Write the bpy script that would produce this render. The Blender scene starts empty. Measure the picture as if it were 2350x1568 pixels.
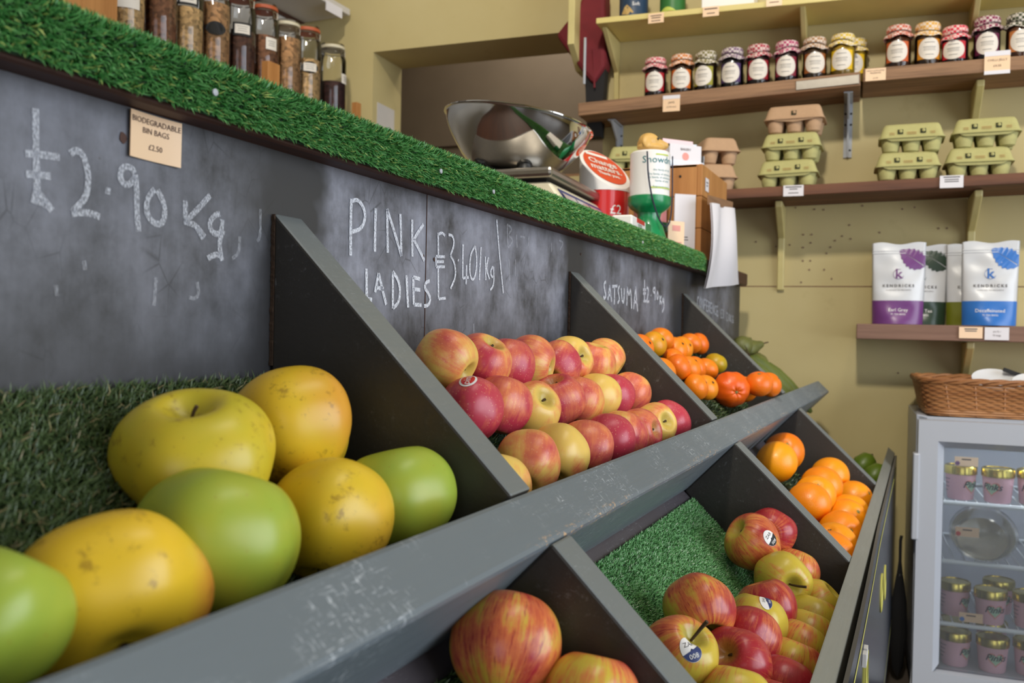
import bpy, bmesh, math, random
import numpy as np
from mathutils import Vector, Matrix
random.seed(7); rng = np.random.default_rng(7)
S = bpy.context.scene; COL = S.collection
PI = math.pi

# ---------------------------------------------------------------- camera, world, light, exposure
cd = bpy.data.cameras.new('camera'); cam = bpy.data.objects.new('camera', cd); COL.objects.link(cam)
cd.sensor_width = 36; cd.sensor_fit = 'HORIZONTAL'; cd.lens = 31.404; cd.clip_start = .02
cam.matrix_world = Matrix(((.418636, .001329, -.908153, 0), (-.907917, .023430, -.418493, -.46), (.020722, .999725, .011015, .82), (0, 0, 0, 1)))
cd.dof.use_dof = True; cd.dof.focus_distance = .92; cd.dof.aperture_fstop = 9.5
S.camera = cam
vs = S.view_settings; vs.view_transform = 'Standard'; vs.look = 'None'; vs.gamma = 1; vs.use_curve_mapping = False
vs.exposure = 0.0
W = bpy.data.worlds.new('sky'); S.world = W; W.use_nodes = True
W.node_tree.nodes['Background'].inputs[0].default_value = (.62, .76, 1, 1)
W.node_tree.nodes['Background'].inputs[1].default_value = 1.0

def area(name, loc, target, sx, sy, power, col):
    l = bpy.data.lights.new(name, 'AREA'); l.shape = 'RECTANGLE'; l.size = sx; l.size_y = sy; l.energy = power; l.color = col
    o = bpy.data.objects.new(name, l); COL.objects.link(o); o.location = loc
    o.rotation_euler = (Vector(target) - Vector(loc)).to_track_quat('-Z', 'Y').to_euler()
    return o
# daylight through the three panes of the side window, through the shop door behind the camera, and the ceiling lamp
for i in range(3):
    area('window_daylight', (-.55 + 1.0*i, -2.93, 1.25), (-.55 + 1.0*i, 0, 1.15), .86, 1.95, (14, 28, 32)[i], (.88, .94, 1))
area('door_daylight', (-2.93, -1.45, 1.06), (0, -1.35, 1.0), 1.9, 2.0, 13, (1, .95, .92))
area('ceiling_lamp_light', (.9, -1.0, 3.45), (.9, -.8, 0), 1.5, .3, 14, (1, .92, .78))
sl_ = bpy.data.lights.new('shelf_spot_light', 'SPOT'); sl_.energy = 310; sl_.color = (1, .93, .80); sl_.spot_size = math.radians(52); sl_.spot_blend = .5; sl_.shadow_soft_size = .13  # unseen high source behind the shelf shadows; cone shaped to spare the near bins
so = bpy.data.objects.new('shelf_spot_light', sl_); COL.objects.link(so); so.location = (-.75, -.45, 3.42)
so.rotation_euler = (Vector((2.6, .0, 1.25)) - so.location).to_track_quat('-Z', 'Y').to_euler()

area('back_room_fill_light', (3.2, .9, 2.5), (3.3, .9, 0), .5, .5, 7, (1, .92, .8))  # added fill to lift the dim back room; no lamp known there

# ---------------------------------------------------------------- node helpers
def nt_new(name):
    m = bpy.data.materials.new(name); m.use_nodes = True; t = m.node_tree
    return m, t, t.nodes['Principled BSDF']
def N(t, typ, **kw):
    n = t.nodes.new('ShaderNode' + typ)
    for k, v in kw.items():
        if k in ('ins',):
            for a, b in v.items(): setin(t, n, a, b)
        else: setattr(n, k, v)
    return n
def setin(t, n, key, v):
    s = n.inputs[key]
    if isinstance(v, bpy.types.NodeSocket): t.links.new(v, s)
    elif isinstance(v, (tuple, list)) and len(v) == 3 and s.type == 'RGBA': s.default_value = (*v, 1)
    else: s.default_value = v
def srgb(r, g, b):
    f = lambda c: (c/255/12.92) if c/255 <= .04045 else ((c/255 + .055)/1.055)**2.4
    return (f(r), f(g), f(b))
def math_(t, op, a, b=None, c=None, clamp=False):
    n = N(t, 'Math', operation=op, use_clamp=clamp); setin(t, n, 0, a)
    if b is not None: setin(t, n, 1, b)
    if c is not None: setin(t, n, 2, c)
    return n.outputs[0]
def mix(t, f, a, b, mode='MIX'):
    n = N(t, 'Mix', data_type='RGBA', blend_type=mode); n.clamp_factor = True
    setin(t, n, 0, f); setin(t, n, 6, a); setin(t, n, 7, b)
    return n.outputs[2]
def ramp(t, f, lo, hi):
    n = N(t, 'MapRange', clamp=True); setin(t, n, 0, f); setin(t, n, 1, lo); setin(t, n, 2, hi); return n.outputs[0]
def coords(t, sc=(1, 1, 1), out='Object'):
    c = N(t, 'TexCoord').outputs[out]
    m = N(t, 'Mapping'); t.links.new(c, m.inputs[0]); m.inputs['Scale'].default_value = sc
    return m.outputs[0]
def noise(t, vec, scale=5, detail=3, rough=.55, out=0):
    return N(t, 'TexNoise', ins={'Vector': vec, 'Scale': scale, 'Detail': detail, 'Roughness': rough}).outputs[out]
def bump(t, p, h, strength=.3, dist=.002):
    b = N(t, 'Bump', ins={'Height': h, 'Strength': strength, 'Distance': dist}); t.links.new(b.outputs[0], p.inputs['Normal'])
def plain(name, col, rough=.5, metal=0, var=0, vscale=20, bmp=0, coat=0, sheen=0):
    m, t, p = nt_new(name); c = srgb(*col)
    p.inputs['Roughness'].default_value = rough; p.inputs['Metallic'].default_value = metal
    if coat: p.inputs['Coat Weight'].default_value = coat; p.inputs['Coat Roughness'].default_value = .05
    nz = noise(t, coords(t), vscale, 4)
    setin(t, p, 'Base Color', mix(t, math_(t, 'MULTIPLY', nz, max(var, .02)*2), c, tuple(x*.35 for x in c)))
    if bmp: bump(t, p, nz, bmp)
    return m
def wood(name, c1, c2, rough=.6, axis=0, sc=1.0, bmp=.3):
    m, t, p = nt_new(name); s = [60*sc, 60*sc, 60*sc]; s[axis] = 3*sc
    v = coords(t, s); n1 = noise(t, v, 1, 6, .65); n2 = noise(t, coords(t, tuple(x*.12 for x in s)), 1, 3)
    f = math_(t, 'ADD', math_(t, 'MULTIPLY', n1, .7), math_(t, 'MULTIPLY', n2, .5))
    setin(t, p, 'Base Color', mix(t, ramp(t, f, .42, .8), srgb(*c1), srgb(*c2))); p.inputs['Roughness'].default_value = rough
    bump(t, p, n1, bmp, .001); return m
def thin_glass(name, tint=(1, 1, 1), rough=.02, refl=1.0, haze=0.0):
    m, t, p = nt_new(name); t.nodes.remove(p); o = t.nodes['Material Output']
    tr = N(t, 'BsdfTransparent'); tr.inputs[0].default_value = (*tint, 1)
    gl = N(t, 'BsdfGlossy'); gl.inputs['Roughness'].default_value = rough
    fr = N(t, 'Fresnel'); fr.inputs[0].default_value = 1.45
    mx = N(t, 'MixShader'); t.links.new(math_(t, 'MULTIPLY', fr.outputs[0], refl, clamp=True), mx.inputs[0]); t.links.new(tr.outputs[0], mx.inputs[1]); t.links.new(gl.outputs[0], mx.inputs[2])
    last = mx.outputs[0]
    if haze:
        d = N(t, 'BsdfDiffuse'); d.inputs[0].default_value = (.8, .84, .88, 1)
        m2 = N(t, 'MixShader'); m2.inputs[0].default_value = haze; t.links.new(last, m2.inputs[1]); t.links.new(d.outputs[0], m2.inputs[2]); last = m2.outputs[0]
    t.links.new(last, o.inputs[0]); return m

M = {}
# painted timber of the display: grey paint, scuffs, chipped arris
def painted(name, base, scuff=0.0, chips=False, dirt=.5):
    m, t, p = nt_new(name); v = coords(t)
    n1 = noise(t, v, 9, 5); n2 = noise(t, coords(t, (4, 60, 60)), 3, 4)
    c = mix(t, math_(t, 'MULTIPLY', n1, dirt), srgb(*base), tuple(x*.55 for x in srgb(*base)))
    if scuff:
        a = noise(t, coords(t, (70, 620, 620)), 1.3, 5, .7); b = noise(t, coords(t, (480, 130, 130)), 1.0, 5, .7); k = noise(t, v, 16, 3)
        s = math_(t, 'MULTIPLY', ramp(t, math_(t, 'MAXIMUM', a, b), .59, .67), ramp(t, k, .46, .62))
        c = mix(t, math_(t, 'MULTIPLY', s, scuff), c, srgb(205, 210, 215))
    if chips:
        sx = N(t, 'SeparateXYZ'); t.links.new(N(t, 'TexCoord').outputs['Object'], sx.inputs[0])
        e = ramp(t, math_(t, 'ABSOLUTE', math_(t, 'ADD', sx.outputs[1], .2385)), .0055, .0005)
        k = noise(t, coords(t, (120, 300, 300)), 1, 4, .7); k2 = noise(t, v, 5, 2)
        f = math_(t, 'MULTIPLY', math_(t, 'MULTIPLY', e, ramp(t, k, .57, .61)), ramp(t, k2, .52, .58))
        c = mix(t, f, c, srgb(206, 168, 128))
    setin(t, p, 'Base Color', c); p.inputs['Roughness'].default_value = .42
    setin(t, p, 'Roughness', math_(t, 'ADD', .32, math_(t, 'MULTIPLY', n2, .25))); bump(t, p, n2, .25, .0008); return m
M['rail'] = painted('rail_paint', (106, 115, 121), .8, True, .25)
M['divider'] = painted('divider_paint', (52, 49, 45), .12, False, .5); M['edge'] = painted('divider_edge_paint', (112, 117, 117), .2, False, .3)  # divider sides: darker paint, deepened to carry the shade inside the bins
M['outer'] = painted('outer_rail_paint', (122, 121, 112), .2, False, .3)
M['floor_paint'] = painted('bin_floor_paint', (84, 78, 82), .3, False, .5)
M['raw_edge'] = plain('split_plywood', (74, 54, 38), .9, 0, .5, 300, .6)
# chalkboard
def chalkboard():
    m, t, p = nt_new('chalkboard_paint'); tc = N(t, 'TexCoord').outputs['Object']
    sx = N(t, 'SeparateXYZ'); t.links.new(tc, sx.inputs[0]); X, Z = sx.outputs[0], sx.outputs[2]
    wob = math_(t, 'MULTIPLY', math_(t, 'SUBTRACT', noise(t, coords(t), 14, 3), .5), .085); Xw = math_(t, 'ADD', X, wob)
    # wiped, dusty panels between the boards' joints
    def band(a, b, s=.03): return math_(t, 'MULTIPLY', ramp(t, Xw, a - s*.4, a + s*.6), ramp(t, Xw, b + s*.4, b - s*.6))
    pan = math_(t, 'MAXIMUM', math_(t, 'MAXIMUM', math_(t, 'MULTIPLY', band(-1, .525, .04), .58), band(.615, 1.17, .02)), math_(t, 'MAXIMUM', math_(t, 'MULTIPLY', band(1.27, 1.75, .08), .8), math_(t, 'MULTIPLY', band(1.93, 2.40, .1), .7)))
    hi = math_(t, 'MULTIPLY', ramp(t, Z, .79, .87), ramp(t, Z, .972, .935))
    d = math_(t, 'MULTIPLY', pan, math_(t, 'ADD', .25, math_(t, 'MULTIPLY', hi, .75)))
    n1 = noise(t, coords(t, (16, 16, 9)), 1, 5, .6); n2 = noise(t, coords(t, (260, 1, 26)), 1, 4, .6); n3 = noise(t, coords(t, (38, 38, 38)), 1, 6, .7)
    f = math_(t, 'MULTIPLY', d, math_(t, 'ADD', math_(t, 'ADD', ramp(t, n1, .32, .70), math_(t, 'MULTIPLY', n2, .3)), math_(t, 'MULTIPLY', math_(t, 'SUBTRACT', n3, .5), 1.3)))
    c = mix(t, math_(t, 'MULTIPLY', f, .80), srgb(50, 50, 52), srgb(156, 158, 170))
    cr = N(t, 'TexVoronoi', feature='DISTANCE_TO_EDGE', ins={'Vector': coords(t, (60, 60, 34)), 'Scale': 1.0, 'Randomness': 1.0}).outputs[0]
    ck = math_(t, 'MULTIPLY', ramp(t, cr, .03, .0), ramp(t, noise(t, coords(t), 12, 2), .52, .62))
    c = mix(t, math_(t, 'MULTIPLY', ck, .55), c, srgb(32, 31, 32))
    sp = ramp(t, noise(t, coords(t, (130, 130, 130)), 1, 2), .74, .78)
    c = mix(t, math_(t, 'MULTIPLY', sp, .5), c, srgb(60, 50, 40))
    setin(t, p, 'Base Color', c); p.inputs['Roughness'].default_value = .55; bump(t, p, n3, .2, .0006); return m
M['board'] = chalkboard()
def chalk(name, a, lo, hi):
    m, t, p = nt_new(name); setin(t, p, 'Base Color', (.78, .80, .86)); p.inputs['Roughness'].default_value = .95
    g = noise(t, coords(t, (900, 900, 420)), 1, 3, .7); setin(t, p, 'Alpha', math_(t, 'MULTIPLY', ramp(t, g, lo, hi), a)); return m
M['chalk'] = chalk('white_chalk', .62, .32, .56); M['chalk_soft'] = chalk('soft_chalk', .62, .34, .62); M['chalk_bold'] = chalk('bold_chalk', .92, .30, .55); M['chalk_faint'] = chalk('faint_chalk', .30, .35, .65)
# artificial grass
def grass(name, c1, c2, c3):
    m, t, p = nt_new(name); r = N(t, 'NewGeometry').outputs['Random Per Island']
    c = mix(t, r, srgb(*c1), srgb(*c2)); c = mix(t, ramp(t, r, .93, .95), c, srgb(*c3))
    setin(t, p, 'Base Color', c); p.inputs['Roughness'].default_value = .38; p.inputs['Specular IOR Level'].default_value = .45
    return m
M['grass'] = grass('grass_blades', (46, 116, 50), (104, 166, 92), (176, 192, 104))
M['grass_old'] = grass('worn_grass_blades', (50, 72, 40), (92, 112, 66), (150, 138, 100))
M['grass_pale'] = grass('flat_grass_blades', (84, 150, 78), (140, 198, 130), (206, 222, 190))
M['backing'] = plain('grass_backing', (20, 44, 22), .9)
# fruit skins: object colour carries ripeness (red), blush direction (green) and seed (blue)
def fruit_base(name):
    m, t, p = nt_new(name); oi = N(t, 'ObjectInfo'); sc = N(t, 'SeparateColor'); t.links.new(oi.outputs['Color'], sc.inputs[0])
    red, dr, seed = sc.outputs[0], sc.outputs[1], sc.outputs[2]
    tc = N(t, 'TexCoord').outputs['Object']; off = N(t, 'CombineXYZ'); t.links.new(math_(t, 'MULTIPLY', seed, 7.3), off.inputs[0]); t.links.new(math_(t, 'MULTIPLY', seed, 3.1), off.inputs[2])
    va = N(t, 'VectorMath', operation='SCALE'); t.links.new(tc, va.inputs[0]); va.inputs['Scale'].default_value = 28   # object space, about one unit per radius
    vb = N(t, 'VectorMath', operation='ADD'); t.links.new(va.outputs[0], vb.inputs[0]); t.links.new(off.outputs[0], vb.inputs[1]); v = vb.outputs[0]
    s = N(t, 'SeparateXYZ'); t.links.new(va.outputs[0], s.inputs[0])
    ang = math_(t, 'MULTIPLY', dr, 6.2832)
    side = math_(t, 'ADD', math_(t, 'MULTIPLY', s.outputs[0], math_(t, 'COSINE', ang)), math_(t, 'MULTIPLY', s.outputs[1], math_(t, 'SINE', ang)))
    # streak space: around the axis fast, along it slowly
    xy = N(t, 'CombineXYZ'); t.links.new(s.outputs[0], xy.inputs[0]); t.links.new(s.outputs[1], xy.inputs[1])
    nr = N(t, 'VectorMath', operation='NORMALIZE'); t.links.new(xy.outputs[0], nr.inputs[0])
    st = N(t, 'VectorMath', operation='MULTIPLY_ADD'); t.links.new(nr.outputs[0], st.inputs[0]); st.inputs[1].default_value = (1, 1, 1)
    zz = N(t, 'CombineXYZ'); t.links.new(math_(t, 'MULTIPLY', s.outputs[2], .16), zz.inputs[2]); t.links.new(math_(t, 'MULTIPLY', seed, 5.7), zz.inputs[0]); t.links.new(zz.outputs[0], st.inputs[2])
    rad2 = math_(t, 'ADD', math_(t, 'POWER', s.outputs[0], 2), math_(t, 'POWER', s.outputs[1], 2))
    pole = ramp(t, rad2, .22, .0)          # near the stem and eye hollows
    return m, t, p, red, side, seed, v, st.outputs[0], s.outputs[2], pole
def skin(name, yel, mid, redc, streak, speck, rough, pscale=60):
    m, t, p, red, side, seed, v, st, z, pole = fruit_base(name)
    n1 = noise(t, v, 1.3, 4); ns = noise(t, st, 9, 4, .65)
    f = math_(t, 'ADD', math_(t, 'MULTIPLY', red, 1.35), math_(t, 'MULTIPLY', side, .26)); f = math_(t, 'ADD', f, math_(t, 'MULTIPLY', math_(t, 'SUBTRACT', n1, .5), 1.7))
    f = math_(t, 'ADD', f, math_(t, 'MULTIPLY', math_(t, 'SUBTRACT', ns, .5), streak*1.3)); f = math_(t, 'SUBTRACT', f, math_(t, 'MULTIPLY', pole, .42))
    c = mix(t, ramp(t, f, .15, .55), srgb(*yel), srgb(*mid)); c = mix(t, ramp(t, f, .5, 1.0), c, srgb(*redc))
    if streak > .6:
        s2 = ramp(t, noise(t, st, 15, 3, .6), .57, .66); c = mix(t, math_(t, 'MULTIPLY', s2, math_(t, 'MULTIPLY', ramp(t, f, .05, .5), .75)), c, srgb(150, 30, 40))
    c = mix(t, math_(t, 'MULTIPLY', ramp(t, pole, .35, 1.0), .55), c, srgb(140, 140, 60))
    vo = N(t, 'TexVoronoi', ins={'Vector': v, 'Scale': 11.5}).outputs[0]
    c = mix(t, math_(t, 'MULTIPLY', ramp(t, vo, .24, .10), speck), c, srgb(232, 180, 140))
    dk = ramp(t, noise(t, v, 4.2, 2), .76, .80); c = mix(t, math_(t, 'MULTIPLY', dk, .5), c, srgb(90, 60, 40))
    setin(t, p, 'Base Color', c); p.inputs['Roughness'].default_value = rough; p.inputs['Specular IOR Level'].default_value = .5
    p.inputs['Subsurface Weight'].default_value = .06; p.inputs['Subsurface Radius'].default_value = (.01, .004, .002)
    bump(t, p, noise(t, v, 2.5, 3), .08, .004); return m
M['pink_apple'] = skin('pink_apple_skin', (230, 192, 96), (226, 130, 84), (188, 58, 76), .45, .42, .34)
M['striped_apple'] = skin('striped_apple_skin', (204, 178, 62), (214, 118, 66), (168, 40, 50), .95, .12, .30)
def golden():
    m, t, p, red, side, seed, v, st, z, pole = fruit_base('golden_apple_skin'); n1 = noise(t, v, .9, 3)
    f = math_(t, 'ADD', red, math_(t, 'MULTIPLY', math_(t, 'SUBTRACT', n1, .5), .5))
    c = mix(t, ramp(t, f, .0, .35), srgb(152, 172, 60), srgb(182, 176, 48)); c = mix(t, ramp(t, f, .35, .85), c, srgb(224, 184, 42))
    b = math_(t, 'MULTIPLY', ramp(t, math_(t, 'ADD', side, math_(t, 'MULTIPLY', n1, .5)), .85, 1.4), ramp(t, red, .75, .9)); c = mix(t, math_(t, 'MULTIPLY', b, .75), c, srgb(206, 112, 56))
    c = mix(t, math_(t, 'MULTIPLY', pole, .4), c, srgb(150, 150, 50))
    sc_ = math_(t, 'MULTIPLY', ramp(t, noise(t, v, 2.3, 5, .75), .58, .66), ramp(t, red, .25, .5)); c = mix(t, math_(t, 'MULTIPLY', sc_, .55), c, srgb(120, 82, 24))
    vo = N(t, 'TexVoronoi', ins={'Vector': v, 'Scale': 5.5}).outputs[0]; c = mix(t, math_(t, 'MULTIPLY', ramp(t, vo, .09, .05), .6), c, srgb(150, 110, 40))
    setin(t, p, 'Base Color', c); p.inputs['Roughness'].default_value = .36; p.inputs['Subsurface Weight'].default_value = .08; p.inputs['Subsurface Radius'].default_value = (.01, .006, .002)
    bump(t, p, n1, .06, .004); return m
M['golden_apple'] = golden()
def citrus(name, a, b, g):
    m, t, p, red, side, seed, v, st, z, pole = fruit_base(name); n1 = noise(t, v, 1.0, 3)
    f = math_(t, 'ADD', red, math_(t, 'MULTIPLY', math_(t, 'SUBTRACT', n1, .5), .5))
    c = mix(t, ramp(t, f, .0, .6), srgb(*a), srgb(*b)); c = mix(t, ramp(t, f, .62, 1.0), c, srgb(*g))
    vo = N(t, 'TexVoronoi', ins={'Vector': v, 'Scale': 14}).outputs[0]
    setin(t, p, 'Base Color', c); p.inputs['Roughness'].default_value = .36
    p.inputs['Subsurface Weight'].default_value = .08; p.inputs['Subsurface Radius'].default_value = (.01, .005, .001)
    bump(t, p, math_(t, 'ADD', ramp(t, vo, .0, .35), math_(t, 'MULTIPLY', n1, 1.5)), .22, .0012); return m
M['orange'] = citrus('orange_peel', (238, 118, 8), (244, 156, 14), (240, 176, 30))
M['satsuma'] = citrus('satsuma_peel', (228, 92, 12), (236, 138, 16), (176, 150, 20))
M['stem'] = plain('fruit_stem', (82, 60, 34), .8, 0, .4, 300)
M['calyx'] = plain('stem_button', (150, 150, 84), .8, 0, .5, 300)
M['pear'] = plain('pear_skin', (116, 118, 60), .5, 0, .35, 60, .05)
M['lime'] = plain('lime_skin', (98, 122, 28), .4, 0, .3, 60, .1)
M['husk'] = wood('corn_husk', (66, 84, 26), (126, 130, 56), .6, 1, 1.6, .4)
# shop
def wallmat():
    m, t, p = nt_new('yellow_wall_paint'); v = coords(t); n1 = noise(t, v, 2.2, 4); n2 = noise(t, v, 40, 3)
    c = mix(t, n1, srgb(204, 190, 142), srgb(182, 163, 106)); c = mix(t, math_(t, 'MULTIPLY', ramp(t, noise(t, v, 6, 5, .7), .6, .75), .3), c, srgb(140, 120, 66))
    setin(t, p, 'Base Color', c); p.inputs['Roughness'].default_value = .55; bump(t, p, n2, .12, .002); return m
M['wall'] = wallmat()
M['cream'] = plain('cream_gloss', (212, 196, 132), .4, 0, .15, 30, .05)
M['yellow_shelf'] = plain('yellow_shelf_paint', (226, 206, 128), .45, 0, .12, 20, .05)
M['white_paint'] = plain('white_paint', (206, 200, 192), .5, 0, .08, 20)
M['greyroom'] = plain('grey_boards', (150, 134, 116), .7, 0, .2, 6)
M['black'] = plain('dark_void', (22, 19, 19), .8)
M['ceil'] = plain('ceiling_paint', (226, 220, 206), .8)
M['floor'] = plain('floor_lino', (84, 74, 66), .6, 0, .4, 6)
M['plank'] = wood('shelf_plank', (104, 74, 50), (172, 130, 94), .65, 0, 1.6)
M['plank_dark'] = wood('egg_shelf_plank', (76, 44, 28), (130, 82, 54), .65, 0, 1)
M['plank_tea'] = wood('tea_shelf_plank', (112, 82, 68), (146, 112, 94), .7, 0, 1)
M['crate'] = wood('crate_wood', (164, 108, 54), (206, 148, 86), .6, 2, .6)
M['nosing'] = wood('worktop_wood', (52, 28, 19), (84, 48, 31), .6, 0, 1)
M['steel'] = plain('polished_steel', (206, 204, 200), .07, 1)
M['brushed'] = plain('brushed_steel', (168, 162, 154), .3, 1, .15, 90)
M['grey_metal'] = plain('grey_bracket_paint', (178, 181, 186), .45, 0, .1, 60)
M['ivory'] = plain('ivory_plastic', (214, 204, 176), .4)
M['navy'] = plain('navy_print', (44, 58, 110), .4)
M['lcd'] = plain('lcd_window', (176, 172, 172), .15, 0, .1, 20)
M['rubber'] = plain('black_rubber', (26, 25, 25), .5)
M['peach'] = plain('peach_card', (246, 210, 172), .3, 0, .05, 30, 0, .3)
M['ink'] = plain('brown_ink', (70, 44, 44), .6)
M['ink_grey'] = plain('grey_ink', (96, 92, 92), .6)
M['paper'] = plain('white_paper', (226, 222, 226), .6)
M['red'] = plain('red_print', (206, 34, 34), .3, 0, .04, 10, 0, .4)
M['orange_red'] = plain('orange_red_disc', (214, 70, 32), .4)
M['pure_white'] = plain('white_plastic', (238, 234, 230), .35)
M['green_plastic'] = plain('green_plastic', (22, 134, 78), .3, 0, .04, 10, 0, .3)
M['dark_green'] = plain('dark_green_plastic', (16, 70, 36), .35)
M['teal'] = plain('teal_ink', (30, 120, 130), .6)
M['lime_ink'] = plain('lime_ink', (190, 204, 90), .6)
M['pinkish'] = plain('faded_pink_print', (206, 128, 128), .4, 0, .3, 30)
M['dog'] = plain('golden_dog_plastic', (222, 176, 98), .45, 0, .2, 40)
M['cord'] = plain('navy_cord', (34, 38, 56), .7)
M['pink_card'] = plain('pink_card', (240, 204, 208), .5)
M['card_board'] = plain('brown_moulded_pulp', (190, 154, 120), .9, 0, .12, 120, .3)
M['pulp'] = plain('green_moulded_pulp', (184, 178, 118), .9, 0, .1, 120, .3)
M['clear'] = thin_glass('clear_glass', (.97, .97, .96), .03, 1.2)
M['film'] = thin_glass('clear_film', (.96, .96, .96), .12, 2.2, .08)
M['pane'] = thin_glass('fridge_pane', (.95, .97, .98), .02, .9, .05)
M['fridge'] = plain('fridge_white', (176, 179, 187), .35, 0, .03, 10)
M['wire'] = plain('white_wire', (236, 242, 246), .4)
M['pot'] = plain('pink_pot', (236, 186, 200), .4, 0, .05, 20)
M['gold'] = plain('gold_lid', (212, 190, 96), .22, 1, .1, 60)
M['mint'] = plain('mint_print', (170, 206, 176), .5)
M['coral'] = plain('coral_print', (226, 150, 138), .5)
M['dark_ink'] = plain('dark_script_ink', (40, 52, 74), .6)
M['hummus'] = plain('pale_dip', (206, 194, 150), .8, 0, .2, 30, .3)
M['wicker'] = wood('wicker_cane', (132, 80, 44), (188, 134, 84), .5, 0, .8)
M['crock'] = plain('white_crockery', (224, 224, 226), .25, 0, .02, 5, 0, .3)
M['red_cloth'] = plain('dark_red_fabric', (120, 24, 34), .8, 0, .3, 40, .2)
M['pouch'] = plain('white_foil_pouch', (212, 213, 216), .32, 0, .04, 14, .3)
for k, c in dict(purple=(112, 58, 122), forest=(42, 62, 46), olive=(112, 116, 24), blue=(44, 112, 192)).items(): M['foil_' + k] = plain(k + '_foil_print', c, .34, 0, .06, 14)
M['seal'] = plain('orange_rubber_seal', (186, 90, 52), .5)
M['chalk_label'] = plain('black_label', (28, 28, 30), .7)
M['label_paper'] = plain('cream_label', (226, 218, 206), .5)
for k, c in dict(coffee=(84, 52, 40), granola=(164, 124, 84), oats=(186, 152, 104), nuts=(126, 84, 58), cocoa=(62, 34, 32)).items():
    m, t, p = nt_new(k + '_filling'); vo = N(t, 'TexVoronoi', ins={'Vector': coords(t), 'Scale': 120.0}).outputs[1]
    sp_ = N(t, 'SeparateColor'); t.links.new(vo, sp_.inputs[0])
    setin(t, p, 'Base Color', mix(t, sp_.outputs[0], tuple(x*.5 for x in srgb(*c)), tuple(min(1, x*1.5) for x in srgb(*c)))); p.inputs['Roughness'].default_value = .8; M[k] = m
def jam(name, c):
    m = plain(name, c, .35, 0, .2, 40); return m
def gingham(name, c, dark=(236, 226, 214)):
    m, t, p = nt_new(name); v = coords(t, (150, 150, 150))
    ch = N(t, 'TexChecker', ins={'Vector': v, 'Scale': 1.0, 'Color1': srgb(*c), 'Color2': srgb(*dark)}).outputs[0]
    setin(t, p, 'Base Color', mix(t, noise(t, coords(t), 260, 2), ch, mix(t, .5, ch, srgb(*c)))); p.inputs['Roughness'].default_value = .85; return m

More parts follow.
